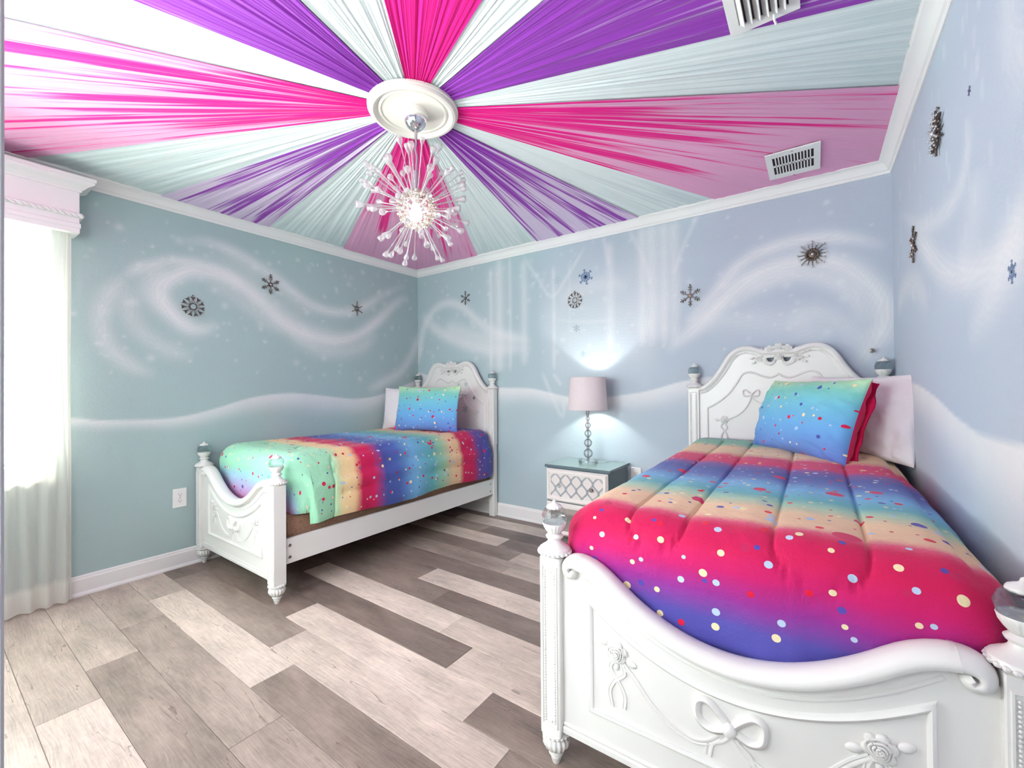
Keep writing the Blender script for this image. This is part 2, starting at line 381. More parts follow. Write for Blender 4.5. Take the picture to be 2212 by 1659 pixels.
def paint_back(A, B_, m):
    S = lambda pts, w_, s_, t=1: stroke(A, B_, m, pts, w_, s_, t)
    for x, b0, b1, ww, st in [(.98,1.3,2.3,.02,.45),(1.08,1.3,2.38,.03,.4),(1.2,1.3,2.36,.018,.4),(1.35,1.35,2.3,.028,.38),(1.05,1.3,2.3,.09,.22),(1.65,1.3,2.2,.018,.45),(2.15,1.44,2.3,.025,.42),(2.4,1.45,2.36,.022,.45),(2.47,1.45,2.36,.03,.4),(2.56,1.45,2.36,.022,.45),(2.63,1.45,2.36,.03,.4),(2.5,1.5,2.36,.11,.25),(1.80,1.6,2.2,.012,.2)]:
        m = S([(x,b0),(x+.005,(b0+b1)/2),(x,b1)], ww, st, .5)
    for pts in [[(1.35,2.33),(1.5,2.1),(1.64,1.93),(1.8,2.1),(1.95,2.3)],[(2.3,2.36),(2.42,2.1),(2.47,1.9)],[(2.80,2.36),(2.7,2.15),(2.62,1.95)],[(2.1,2.34),(2.15,2.1)],[(1.53,1.31),(1.6,1.15),(1.70,.95),(1.735,.94),(1.74,1.06)],[(1.64,1.28),(1.72,1.18)]]:
        m = S(pts, .016, .38, .6)
    m = S([(1.67,1.73),(1.92,1.69),(2.2,1.68)], .014, .22)
    m = S([(1.7,1.9),(2.0,1.97),(2.3,1.93)], .05, .3)
    m = stroke(A, B_, m, [(1.5,1.7),(2.1,1.72),(2.6,1.7)], .35, .30, 1)
    m = S([(2.57,1.41),(2.76,1.56),(2.94,1.73),(3.1,1.86),(3.31,1.92),(3.51,1.9),(3.64,1.81),(3.74,1.66),(3.76,1.53),(3.72,1.4),(3.64,1.28)], .045, .78, .7)
    m = S([(2.7,1.6),(2.9,1.80),(3.05,1.96),(3.21,2.03),(3.4,2.05),(3.6,2.02),(3.78,1.93)], .032, .65)
    m = S([(3.0,1.70),(3.16,1.81),(3.35,1.85),(3.51,1.79),(3.63,1.68),(3.68,1.51)], .045, .55)
    m = S([(3.3,1.55),(3.45,1.6),(3.6,1.5),(3.7,1.35)], .05, .35)
    m = S([(-.1,1.4),(0,1.5),(.09,1.79),(.22,1.95),(.42,2.02),(.64,1.95),(.87,1.77),(1.14,1.64),(1.44,1.57)], .035, .5, .7)
    m = S([(.05,1.95),(.3,1.75),(.63,1.61),(.98,1.52),(1.44,1.51)], .05, .55)
    m = S([(.39,1.81),(.6,1.72),(1.0,1.62),(1.4,1.6)], .06, .4)
    m = S([(2.7,1.6),(2.94,1.61),(3.3,1.55),(3.53,1.44)], .07, .3)
    top = smooth_top([(-.1,1.36),(0,1.34),(.38,1.25),(.75,1.205),(1.11,1.17),(1.43,1.16),(1.79,1.09),(2.0,1.085),(2.19,1.1),(2.44,1.14),(2.7,1.21),(2.94,1.23),(3.3,1.17),(3.8,1.16)])
    m = hill(A, B_, m, top, ([0, 1, 1.7, 2.4, 3.8], [.14, .13, .09, .11, .2]), .8)
    return dots(A, B_, m, 150, .05, 3.75, 1.4, 2.32, 5, .5)
def paint_right(A, B_, m):
    S = lambda pts, w_, s_, t=1: stroke(A, B_, m, pts, w_, s_, t)
    m = S([(-1.42,1.93),(-1.43,1.84),(-1.37,1.77),(-1.26,1.74),(-1.04,1.75),(-.69,1.84),(-.25,2.04)], .03, .4)
    m = S([(-.6,1.78),(-.73,1.76),(-1.09,1.57),(-1.35,1.49),(-1.58,1.46),(-1.72,1.48),(-1.81,1.53),(-1.95,1.62)], .045, .62)
    m = S([(-2.1,1.62),(-1.95,1.52),(-1.81,1.46),(-1.69,1.42),(-1.57,1.37),(-1.4,1.3)], .05, .5)
    m = S([(-.14,1.55),(-.33,1.63),(-.63,1.6),(-.9,1.47)], .05, .4)
    m = S([(-1.5,1.75),(-1.45,1.6),(-1.3,1.52)], .07, .25)
    m = S([(-2.2,1.75),(-1.9,1.8),(-1.75,1.95),(-1.8,2.15)], .05, .35)
    r = np.random.default_rng(4)
    for _ in range(70):
        y, z = r.uniform(-2.2, -.15), r.uniform(1.5, 2.3); m = S([(y, z-.03), (y, z), (y, z+.03)], r.choice([.008, .014]), r.uniform(.12, .3), .8)
    top = smooth_top([(-3.9,1.3),(-3,1.25),(-2.4,1.14),(-2.0,1.07),(-1.79,1.045),(-1.67,1.04),(-1.58,1.04),(-1.48,1.042),(-1.36,1.058),(-1.22,1.08),(-1.05,1.115),(-.87,1.145),(-.61,1.175),(-.3,1.19),(0,1.17)][::-1])
    return hill(A, B_, m, top, ([-3.9, -1.8, -1.2, -.6, 0], [.30, .17, .14, .11, .13]), .9)

floor_root = struct(MB().box(-.02, -D-2, -.06, W+.02, .02, -.0065).build('floor', simple('subfloor', '#4a4440', .8)))
WIN = (-3.62, -2.70, .70, 2.06)
mural_wall('wall_left', -D, 0, 0, H, lambda A, B_: np.stack([A*0, A, B_], -1), paint_left, WIN)
mural_wall('wall_back', 0, W, 0, H, lambda A, B_: np.stack([A, A*0, B_], -1), paint_back, mt='wall_b')
mural_wall('wall_right', -D, 0, 0, H, lambda A, B_: np.stack([A*0+W, A, B_], -1), paint_right, mt='wall_r')
DX0, DX1, DH = 2.88, 3.66, 2.05       # door opening in the front wall
F2 = (1.2, 2.72, .78, 2.05)  # opening for the invented front window, lets the fill light in
fw = MB().box(0, -D-.12, 0, F2[0], -D, H).box(F2[1], -D-.12, 0, DX0, -D, H).box(F2[0], -D-.12, 0, F2[1], -D, F2[2]).box(F2[0], -D-.12, F2[3], F2[1], -D, H).box(DX1, -D-.12, 0, W, -D, H).box(DX0, -D-.12, DH, DX1, -D, H)
struct(fw.build('wall_front', M['wall']))
hl = MB().box(1.9, -5.75, 0, 4.4, -5.7, H).box(1.9, -5.7, 0, 1.95, -D-.12, H).box(4.35, -5.7, 0, 4.4, -D-.12, H)
struct(hl.build('wall_hall', M['plain_wall']))
struct(MB().box(1.9, -5.7, H, 4.4, -D-.12, H+.03).build('ceiling_hall', M['plain_wall']))
struct(MB().box(-.02, -D-.12, H, W+.02, .02, H+.04).build('ceiling', simple('white_ceiling_paint', '#e9e6ea', .85, bscale=120, bdist=.001)))

# ------------------------------------------------------------------ floor planks
def plank_mat():
    t = NT('printed_wood_plank'); tc = t.n('ShaderNodeTexCoord').outputs['Object']; oi = t.n('ShaderNodeObjectInfo')
    tone = t.n('ShaderNodeAttribute', attribute_type='OBJECT'); tone.attribute_name = 'tone'
    cx = t.n('ShaderNodeCombineXYZ'); t.L(t.math('MULTIPLY', oi.outputs['Random'], 37.0), cx.inputs[0]); t.L(t.math('MULTIPLY', oi.outputs['Random'], 91.0), cx.inputs[1])
    ad = t.n('ShaderNodeVectorMath', operation='ADD'); t.L(tc, ad.inputs[0]); t.L(cx.outputs[0], ad.inputs[1]); v = ad.outputs[0]
    base = t.ramp(tone.outputs['Fac'], [(0, hexc('#6b5d56')), (.35, hexc('#8a7a71')), (.6, hexc('#a8998e')), (.8, hexc('#cbbbae')), (1, hexc('#d9c8bb'))])
    big = t.noise(t.mapping(v, (1.6, 4.5, 1)), 1.6, 4, .6)
    cl = t.math('MULTIPLY', t.math('SUBTRACT', big, .5), t.math('MULTIPLY_ADD', tone.outputs['Fac'], -.5, 1.0))
    dist = t.n('ShaderNodeVectorMath', operation='ADD'); nz = t.n('ShaderNodeTexNoise'); nz.inputs['Scale'].default_value = 2.2
    t.L(t.mapping(v, (1, 5, 1)), nz.inputs['Vector']); sc_ = t.n('ShaderNodeVectorMath', operation='SCALE'); t.L(nz.outputs['Color'], sc_.inputs[0]); sc_.inputs['Scale'].default_value = .06
    t.L(v, dist.inputs[0]); t.L(sc_.outputs[0], dist.inputs[1])
    grain = t.noise(t.mapping(dist.outputs[0], (2.6, 62, 1)), 3.2, 6, .62)
    fine = t.noise(t.mapping(v, (30, 30, 30)), 1.5, 4, .7)
    g = t.math('MULTIPLY', t.math('SUBTRACT', grain, .5), 1.05)
    g2 = t.math('ADD', t.math('ADD', t.math('MULTIPLY', cl, 2.1), g), t.math('MULTIPLY', t.math('SUBTRACT', fine, .5), .35))
    hs = t.n('ShaderNodeHueSaturation'); t.L(base, hs.inputs['Color']); t.L(t.math('MAXIMUM', t.math('ADD', g2, 1.0), .3), hs.inputs['Value'])
    # dark drying cracks and knots
    wv = t.n('ShaderNodeTexVoronoi', feature='F1'); wv.inputs['Scale'].default_value = 1.7; t.L(t.mapping(dist.outputs[0], (1, 3.2, 1)), wv.inputs['Vector'])
    knot = t.math('LESS_THAN', t.math('ADD', wv.outputs['Distance'], t.math('MULTIPLY', fine, .08)), .085)
    crk = t.noise(t.mapping(dist.outputs[0], (.5, 8, 1)), 1.5, 3, .55)
    line = t.math('LESS_THAN', t.math('ABSOLUTE', t.math('SUBTRACT', crk, .5)), .0022)
    dk = t.math('MULTIPLY', t.math('MAXIMUM', t.math('MULTIPLY', knot, .45), t.math('MULTIPLY', line, .5)), t.math('GREATER_THAN', big, .47))
    col = t.mix(dk, hs.outputs[0], hexc('#4e433d'))
    return t.done(t.pbr(col, t.math('MULTIPLY_ADD', grain, .18, .34), 0, .45, t.bump(grain, .0006, .7)))
M['plank'] = plank_mat()
LEN = 1.2125
rows = {-6:(.3,[.9,.5,.8,.3]), -5:(.8,[.7,.95,.4,.8]), -4:(.2,[.5,.8,.9,.6]), -3:(.9,[.85,.6,.95,.4]), -2:(.55,[.97,1.0,.6,.9]), -1:(1.21,[.74,1.0,.55,.9]), 0:(.95,[.76,.52,.55,.8]), 1:(.66,[.66,.58,.55,.5]),  # near-left plank tones raised: window sheen put into their colour
        2:(.41,[.72,1.0,.42,.5]), 3:(.20,[.2,.48,.86,.4]), 4:(1.21,[.32,.95,.34,.5]), 5:(.96,[.30,.22,.8,.7]), 6:(.75,[.3,.98,.78,.5]), 7:(.50,[.35,.36,.22,.3]), 8:(.22,[.3,.36,.9,.4]),
        9:(1.0,[.3,.26,.2,.3]), 10:(.60,[.3,.5,.62,.4]), 11:(.53,[.3,.36,.70,.4]), 12:(.30,[.3,.85,.36,.8]), 13:(1.2,[.52,.25,.3,.6]), 14:(.77,[.3,.9,.3,.5]), 15:(.4,[.3,.22,.5,.3])}
PW = .1735; pm = {}
for k, (j0, tones) in rows.items():
    y0 = -2.715+PW*k; y1 = min(y0+PW, -.002)
    if y1 <= -D-.001: continue
    y0 = max(y0, -D-.0)
    xs = [0]; x = j0
    while x < W-.001:
        if x > .02: xs.append(x)
        x += LEN
    xs.append(W)
    for i in range(len(xs)-1):
        a, b = xs[i]+.0006, xs[i+1]-.0006; key = (round(b-a, 4), round(y1-y0, 4))
        if key not in pm:
            pm[key] = MB().box(-key[0]/2, -key[1]/2+.0006, 0, key[0]/2, key[1]/2-.0006, .0065, .0012).mesh('plank', M['plank'], 0)
        o = link('plank', pm[key], floor_root); o.location = ((a+b)/2, (y0+y1)/2, -.0065); o['tone'] = float(tones[min(i, 3)])

# ------------------------------------------------------------------ trim: crown and baseboards
def room_loft(prof, walls, mat, names, back=.0):
    cs = {'left': lambda d: ((d, -D), (d, -d)), 'back': lambda d: ((d, -d), (W-d, -d)), 'right': lambda d: ((W-d, -d), (W-d, -D))}
    for wl, nm in zip(walls, names):
        P = []
        for e in (0, 1): P.append([(*cs[wl](d)[e], z) for d, z in prof])
        b = MB().grid(P, False, True); n = len(prof); b.f.append(tuple(range(n))); b.f.append(tuple(range(n, 2*n))[::-1])
        struct(b.build(nm, mat, ang=25))
crown = [(0,2.338),(.006,2.338),(.010,2.345),(.010,2.352),(.018,2.356),(.024,2.366),(.030,2.378),(.040,2.388),(.052,2.393),(.060,2.396),(.060,2.404),(.066,2.406),(.066,H),(0,H)]
room_loft(crown, ['left', 'back', 'right'], M['trim'], ['trim_1', 'trim_2', 'trim_3'])
bb = [(0,0),(.024,0),(.024,.008),(.019,.018),(.014,.020),(.014,.092),(.010,.099),(.010,.106),(.004,.112),(0,.113)]
room_loft(bb, ['left', 'back', 'right'], M['trim'], ['baseboard_left', 'baseboard_back', 'baseboard_right'])
# open door beside the camera
dr = struct(MB().box(2.815, -D+.02, .012, 2.85, -3.101, 2.03, .002).build('door_1', simple('shaded_door_paint', '#c2c5c7', .4)))  # white door; the shade on it is put into the grey colour
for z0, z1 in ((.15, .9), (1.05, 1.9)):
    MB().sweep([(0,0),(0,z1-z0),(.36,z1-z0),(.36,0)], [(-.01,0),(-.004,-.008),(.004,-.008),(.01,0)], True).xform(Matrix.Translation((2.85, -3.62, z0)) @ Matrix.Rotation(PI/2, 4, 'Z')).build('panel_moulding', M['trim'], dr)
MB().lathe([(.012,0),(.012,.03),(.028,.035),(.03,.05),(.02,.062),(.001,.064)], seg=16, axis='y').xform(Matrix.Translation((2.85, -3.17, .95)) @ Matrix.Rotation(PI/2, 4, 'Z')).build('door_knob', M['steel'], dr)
ds = MB().box(DX0-.03, -D-.12, 0, DX0, -D+.015, DH+.03).box(DX1, -D-.12, 0, DX1+.03, -D+.015, DH+.03).box(DX0-.03, -D-.12, DH, DX1+.03, -D+.015, DH+.03)
struct(ds.build('trim_4', M['trim']))

# ------------------------------------------------------------------ window
wn = struct(MB().box(-.13, WIN[0], WIN[2]-.0, .0, WIN[0]+.012, WIN[3]).box(-.13, WIN[1]-.012, WIN[2], 0, WIN[1], WIN[3]).box(-.13, WIN[0], WIN[3]-.012, 0, WIN[1], WIN[3]).build('window_1', M['trim']))
def rect_frame(b, y0, y1, z0, z1, x0, x1, t):
    b.box(x0, y0, z0, x1, y0+t, z1, .002).box(x0, y1-t, z0, x1, y1, z1, .002).box(x0, y0+t, z0, x1, y1-t, z0+t, .002).box(x0, y0+t, z1-t, x1, y1-t, z1, .002)
fr = MB(); rect_frame(fr, WIN[0]+.012, WIN[1]-.012, WIN[2]+.0, WIN[3]-.012, -.125, -.085, .035); fr.build('window_frame', M['vinyl'], wn)
s1 = MB(); rect_frame(s1, WIN[0]+.04, WIN[1]-.04, WIN[2]+.03, 1.45, -.105, -.085, .03); a = s1.build('lower_sash', M['vinyl'], wn)
MB().box(-.097, WIN[0]+.06, WIN[2]+.05, -.094, WIN[1]-.06, 1.43).build('pane', M['pane'], a)
s2 = MB(); rect_frame(s2, WIN[0]+.04, WIN[1]-.04, 1.42, WIN[3]-.04, -.123, -.107, .03); a = s2.build('upper_sash', M['vinyl'], wn)
MB().box(-.117, WIN[0]+.06, 1.44, -.114, WIN[1]-.06, WIN[3]-.06).build('pane', M['pane'], a)
MB().box(-.10, WIN[0]-.03, WIN[2]-.025, .035, WIN[1]+.03, WIN[2]+.0, .004).build('window_sill', M['trim'], wn)
w2 = struct(MB().box(F2[0]-.04, -D, F2[2]-.04, F2[0], -D+.015, F2[3]+.04).box(F2[1], -D, F2[2]-.04, F2[1]+.04, -D+.015, F2[3]+.04).box(F2[0], -D, F2[3], F2[1], -D+.015, F2[3]+.04).box(F2[0]-.05, -D-.1, F2[2]-.03, F2[1]+.05, -D+.03, F2[2]).build('added_window', M['trim']))  # unseen window added in the front wall as a source for the fill
MB().box((F2[0]+F2[1])/2-.02, -D-.09, F2[2], (F2[0]+F2[1])/2+.02, -D-.06, F2[3]).box(F2[0], -D-.09, 1.40, F2[1], -D-.06, 1.44).build('mullion', M['vinyl'], w2)
MB().box(F2[0], -D-.077, F2[2], F2[1], -D-.074, F2[3]).build('pane', M['pane'], w2)
# blind
bl = empty('window_blind', (-.045, (WIN[0]+WIN[1])/2, WIN[3]-.012)); tag(bl, 'white horizontal slat blind hanging inside the window behind the sheer curtain', 'blind')
hw = (WIN[1]-WIN[0])/2-.016
MB().box(-.022, -hw, -.045, .022, hw, 0, .003).build('headrail', M['blind'], bl)
sl = MB()
P = [[(-.023, y, -.004), (-.012, y, .0005), (0, y, .002), (.012, y, .0005), (.023, y, -.004)] for y in (-hw, hw)]
sl.grid(P); sl.grid([[(q[0], q[1], q[2]-.0022) for q in r] for r in P][::-1]); slm = sl.mesh('slat', M['blind'], 60)
zz = -.065
while zz > -(WIN[3]-WIN[2])+.05:
    o = link('slat', slm, bl); o.location = (0, 0, zz); o.rotation_euler = (0, -.42, 0); zz -= .0415
MB().box(-.022, -hw, -(WIN[3]-WIN[2])+.02, .022, hw, -(WIN[3]-WIN[2])+.036, .003).build('bottom_rail', M['blind'], bl)
for y in (hw-.09, 0, -hw+.09):
    MB().tube([(-.024, y, -.04), (-.024, y, -1.32)], .0012, 4).tube([(.024, y, -.04), (.024, y, -1.32)], .0012, 4).build('ladder_cord', M['blind'], bl)
# valance
va = empty('window_valance', (0, -3.13, 2.06)); tag(va, 'white wooden valance box with crown top and rope moulding above the window', 'valance')
y1, y0 = .535, -.61
MB().box(0, y0, 0, .15, y1-.0, .265, .002).build('box_board', M['trim'], va)
def ring_profile(prof, name):     # moulding wrapping the front and right return of the box
    P = []
    for (d, z) in prof: pass
    P.append([(0, y1+d, z) for d, z in prof]); P.append([(.15+d, y1+d, z) for d, z in prof]); P.append([(.15+d, y0-d, z) for d, z in prof]); P.append([(0, y0-d, z) for d, z in prof])
    b = MB().grid(P, False, True); return b.build(name, M['trim'], va, 25)
ring_profile([(0,.195),(.006,.197),(.008,.206),(.018,.214),(.030,.228),(.046,.236),(.052,.240),(.052,.252),(.058,.254),(.058,.270),(0,.270)], 'crown_moulding')
ring_profile([(0,-.028),(-.035,-.028),(-.035,-.02),(-.012,-.008),(.004,0),(.004,.022),(.0,.026)], 'base_moulding')
rp = []
for i in range(0, 2): pass
def rope(path, r, pitch):
    pts = cr(path, 1) if False else path; b = MB(); L = 0; segs = []
    for s_ in (0, PI):
        out = []; acc = 0
        for i in range(len(path)-1):
            a, c = Vector(path[i]), Vector(path[i+1]); d = c-a; n = int(d.length/.0035); t = d.normalized(); u = Vector((0, 0, 1)); v = t.cross(u)
            for j in range(n):
                l = acc+d.length*j/n; ph = l/pitch*2*PI+s_; out.append(a+d*(j/n)+(u*math.cos(ph)+v*math.sin(ph))*r*.5)
            acc += d.length
        b.tube(out, r*.62, 6)
    return b
rope([(.0, y1+.006, .068), (.156, y1+.006, .068), (.156, y0, .068)], .013, .05).build('rope_moulding', M['trim'], va, 60)
# sheer curtain
def curtain_mat():
    t = NT('sheer_white_curtain'); tc = t.n('ShaderNodeTexCoord').outputs['Object']
    tr = t.n('ShaderNodeBsdfTransparent'); df = t.n('ShaderNodeBsdfDiffuse'); tl = t.n('ShaderNodeBsdfTranslucent')
    df.inputs[0].default_value = hexc('#f6f2ec'); tl.inputs[0].default_value = hexc('#f6f2ea')
    m0 = t.n('ShaderNodeMixShader'); m0.inputs[0].default_value = .45; t.L(df.outputs[0], m0.inputs[1]); t.L(tl.outputs[0], m0.inputs[2])
    at = t.n('ShaderNodeAttribute'); at.attribute_name = 'dense'
    m = t.n('ShaderNodeMixShader'); t.L(t.math('MULTIPLY_ADD', t.noise(t.mapping(tc, (400, 400, 4)), 1, 2), .12, at.outputs['Fac']), m.inputs[0])
    t.L(tr.outputs[0], m.inputs[1]); t.L(m0.outputs[0], m.inputs[2]); return t.done(m.outputs[0])
M['curtain'] = curtain_mat()
def make_curtain():
    ny, nz = 170, 60; ys = np.linspace(-3.30, -2.615, ny); zs = np.linspace(.012, 2.05, nz)
    V = []; dn = []
    for i, y in enumerate(ys):
        s_ = (y+3.30)/.685; close = s_**2.2
        for z in zs:
            zf = z/2.05; fold = math.sin(s_*26+4*close*6)*(.006+.012*close)*(1.25-.5*zf)+math.sin(s_*61)*.003
            yy = y+(1-zf)*.012*math.sin(s_*9)+.006*math.sin(z*3+s_*20)
            if y > -2.63: yy = min(yy, y)
            bulge = .016*math.sin(min(1, zf)*PI)
            V.append((.075+fold+bulge*(1-s_)*.4, yy, z)); d = .40+.22*close+.10*abs(math.cos(s_*26+24*close))
            if z < .14: d += .22
            if s_ > .965: d += .15
            dn.append(min(.93, d))
    F = [(i*nz+j, (i+1)*nz+j, (i+1)*nz+j+1, i*nz+j+1) for i in range(ny-1) for j in range(nz-1)]
    me = bpy.data.meshes.new('sheer_curtain'); me.from_pydata(V, [], F); at = me.attributes.new('dense', 'FLOAT', 'POINT'); at.data.foreach_set('value', dn)
    me.materials.append(M['curtain']); fix(me, 180); o = link('sheer_curtain', me); tag(o, 'sheer white floor length curtain hanging in front of the window', 'curtain')
make_curtain()

# ------------------------------------------------------------------ ceiling fabric
def tulle_mat(name, dense, sheer, k_sheer, seed, contrast=2.4, off=2.1):
    t = NT(name); uv = t.n('ShaderNodeUVMap').outputs[0]; sp = t.n('ShaderNodeSeparateXYZ'); t.L(uv, sp.inputs[0])
    v = t.mapping(uv, (1, 1, 1), (seed*3.7, seed*1.3, 0))
    n1 = t.noise(t.mapping(v, (7, .5, 1)), 1, 3, .55, '2D'); n2 = t.noise(t.mapping(v, (26, .7, 1)), 1, 3, .6, '2D'); n3 = t.noise(t.mapping(v, (150, 2.2, 1)), 1, 2, .5, '2D')
    s_ = t.math('ADD', t.math('ADD', t.math('MULTIPLY', t.math('SUBTRACT', n1, .5), 1.9), t.math('MULTIPLY', t.math('SUBTRACT', n2, .5), 1.8)), t.math('MULTIPLY', t.math('SUBTRACT', n3, .5), .3))
    r = t.math('MULTIPLY', sp.outputs[1], k_sheer)
    f = t.math('SUBTRACT', t.math('ADD', t.math('MULTIPLY', s_, contrast), off), r, clamp=True)
    col = t.mix(f, hexc(sheer), hexc(dense))
    tint = t.math('MULTIPLY_ADD', n3, .14, .93); hs = t.n('ShaderNodeHueSaturation'); t.L(col, hs.inputs['Color']); t.L(tint, hs.inputs['Value'])
    return t.done(t.pbr(hs.outputs[0], .8, 0, .2, t.bump(t.math('ADD', n2, t.math('MULTIPLY', n3, .5)), .005, .5), Sheen_Weight=.1))
T_ = {'pink': [tulle_mat('hot_pink_tulle%s' % s, '#e80688', '#e8a6cc', k, i, c) for i, (s, k, c) in enumerate((('', .5, 1.2), ('_sheer', 1.5, 3.4)))],
      'purple': [tulle_mat('purple_tulle%s' % s, '#9238b0', '#dcc8e4', k, i+5, c) for i, (s, k, c) in enumerate((('', .65, 1.8), ('_sheer', 1.3, 3.4)))],
      'white': [tulle_mat('ice_blue_tulle', '#eaf3f3', '#d2dfe1', 1.0, 11, 1.2)]}
MC = (2.0, -1.85)
def swath(name, a0, a1, mat, zoff, seed, label):
    r_ = np.random.default_rng(seed); ph = r_.uniform(0, 6.28, 6); fr_ = r_.uniform(.7, 1.3, 6)
    na = max(40, int(abs(a1-a0)*3.4)); nr = 16; V = []; UV = []
    for i in range(na+1):
        s_ = i/na; a = math.radians(a0+(a1-a0)*s_); c, s2 = math.cos(a), math.sin(a)
        tx = ((W-.045)-MC[0])/c if c > 1e-6 else ((.045-MC[0])/c if c < -1e-6 else 1e9)
        ty = ((-.045)-MC[1])/s2 if s2 > 1e-6 else ((-(D-.02)-MC[1])/s2 if s2 < -1e-6 else 1e9)
        R_ = min(tx, ty)
        for j in range(nr+1):
            t = j/nr; r = .15+(R_-.15)*t; u = s_*abs(a1-a0)/20
            pl = sum(math.sin(u*f_*k+p_) for k, f_, p_ in zip((22, 37, 55, 80, 120, 31), fr_, ph))/6
            amp = .006*(1-.45*t)
            wob = .010*math.sin(t*5+ph[0])*s_*(1-s_)
            V.append((MC[0]+r*math.cos(a+wob), MC[1]+r*math.sin(a+wob), 2.4045+zoff+pl*amp-.002)); UV.append((u, r))
    F = [(i*(nr+1)+j, (i+1)*(nr+1)+j, (i+1)*(nr+1)+j+1, i*(nr+1)+j+1) for i in range(na) for j in range(nr)]
    me = bpy.data.meshes.new(name); me.from_pydata(V, [], F); ul = me.uv_layers.new(name='UVMap')
    li = np.empty(len(me.loops), np.int32); me.loops.foreach_get('vertex_index', li); ul.data.foreach_set('uv', np.array(UV, np.float32)[li].reshape(-1))
    me.materials.append(mat); fix(me, 180, False); o = link(name, me); tag(o, label, 'drape', 'tulle swaths radiating over the ceiling'); return o
sec = [(-51.5,-22.5,'pink',0,'hot pink tulle swath at the top centre of the ceiling'),(-23.2,-9,'white',0,'pale ice tulle swath between the top pink and the purple holding a vent'),
 (-9.8,17,'purple',0,'purple tulle swath reaching the louvred vent cut off by the top edge'),(16.2,32.3,'white',0,'pale ice tulle swath between the two ceiling vents'),
 (31.5,63,'pink',1,'pink tulle swath around the ceiling vent in the right corner'),(62.2,78.1,'white',0,'pale ice tulle swath left of the pink swath with the grille vent'),
 (77.3,104.7,'purple',1,'purple tulle swath ending over the back wall right of the chandelier'),(104,123,'white',0,'pale ice tulle swath right of the pink one in the back corner'),
 (122.2,154.4,'pink',1,'pink tulle swath behind the chandelier ending in the back corner'),(153.6,172,'white',0,'pale ice tulle swath left of the chandelier at the back corner'),
 (171.2,190.6,'purple',1,'purple tulle swath ending over the left wall mural'),(189.8,206.3,'white',0,'pale ice tulle swath ending beside the window valance'),
 (205.5,236.6,'pink',1,'pink tulle swath fading out above the window valance'),(235.9,251.8,'white',0,'pale ice tulle swath at the top left of the ceiling'),
 (251,281.6,'purple',0,'purple tulle swath left of the top centre pink swath'),(280.9,309.3,'white',0,'pale ice tulle swath between the top left purple and the top pink')]
for i, (a0, a1, c, v, lb) in enumerate(sec):
    swath(c.replace('white', 'pale')+'_tulle_swath', a0, a1, T_[c][v if c != 'white' else 0], {'white': .004, 'pink': -.002, 'purple': -.002}[c], 50+i, lb)
# medallion
md = empty('ceiling_medallion', (2.0, -1.85, 2.40)); tag(md, 'round cream ceiling medallion around the chandelier canopy', 'medallion')
MB().lathe([(.001,-.008),(.055,-.008),(.060,-.012),(.135,-.012),(.140,-.016),(.146,-.016),(.150,-.013),(.155,-.013),(.160,-.020),(.172,-.026),(.184,-.024),(.190,-.018),(.190,-.012),(.196,-.010),(.197,.0),(.001,.0)], seg=72).build('disc', M['cream_paint'], md, 30)
MB().lathe([(.001,-.034),(.058,-.034),(.062,-.032),(.064,-.026),(.064,-.012),(.001,-.012)], seg=48).build('canopy_block', M['cream_paint'], md)
# vents
def vent_small(loc):
    e = empty('grille_vent', loc); tag(e, 'white rectangular grille vent with two rows of slots on pink tulle', 'vent')
    w_, h_ = .245, .33
    pb = MB(); za, zb = -.012, -.007; X0, X1, Y0, Y1 = -w_/2+.03, w_/2-.03, -h_/2+.055, h_/2-.055
    pb.box(-w_/2, -h_/2, za, X0, h_/2, zb, .001).box(X1, -h_/2, za, w_/2, h_/2, zb, .001).box(X0, -h_/2, za, X1, Y0, zb, .001).box(X0, Y1, za, X1, h_/2, zb, .001).box(X0, -.008, za+.0005, X1, .008, zb)
    nb_ = 13; pit = (X1-X0)/nb_
    for k in range(1, nb_): pb.box(X0+k*pit-.003, Y0, za+.0005, X0+k*pit+.003, Y1, zb)
    pb.build('face_plate', M['plastic'], e)
    MB().box(-w_/2+.01, -h_/2+.01, -.0055, w_/2-.01, h_/2-.01, .0).build('backing', M['vent_dark'], e)
    for k in range(2): MB().ell((0, (-1)**k*(h_/2-.012), -.0165), (.004, .004, .0015), 8, 4).build('screw', M['steel'], e)
    return e
vs = vent_small((3.356, -.335, 2.402)); vs.rotation_euler = (0, 0, 0)
e = empty('louvred_vent', (3.315, -1.66, 2.402)); tag(e, 'white louvred vent with wide slats at the top edge on purple tulle', 'vent')
w_, h_ = .20, .36
me = flat('face_plate', [[(-w_/2,-h_/2),(w_/2,-h_/2),(w_/2,h_/2),(-w_/2,h_/2)],[(-w_/2+.028,-h_/2+.035),(-w_/2+.028,h_/2-.035),(w_/2-.028,h_/2-.035),(w_/2-.028,-h_/2+.035)]], .006, .001)
me.transform(Matrix.Rotation(PI/2, 4, 'X')); me.materials.clear(); me.materials.append(M['plastic']); fix(me, 30, False); o = link('face_plate', me, e); o.location = (0, 0, -.010)
MB().box(-w_/2+.01, -h_/2+.01, -.004, w_/2-.01, h_/2-.01, 0).build('backing', M['vent_dark'], e)
lv = MB().grid([[(-.012, y, .006), (-.006, y, .0), (.002, y, -.008), (.006, y, -.014), (.008, y, -.013), (.004, y, -.006), (-.004, y, .003), (-.009, y, .007)] for y in (-h_/2+.036, h_/2-.036)], False, True).mesh('louvre', M['plastic'], 60)
for k in range(6):
    o = link('louvre', lv, e); o.location = (-w_/2+.040+k*.0235, 0, -.012)
MB().tube([(.03, h_/2-.03, -.012), (.03, h_/2-.02, -.03), (.034, h_/2-.005, -.035)], .004, 6).build('lever', M['plastic'], e)

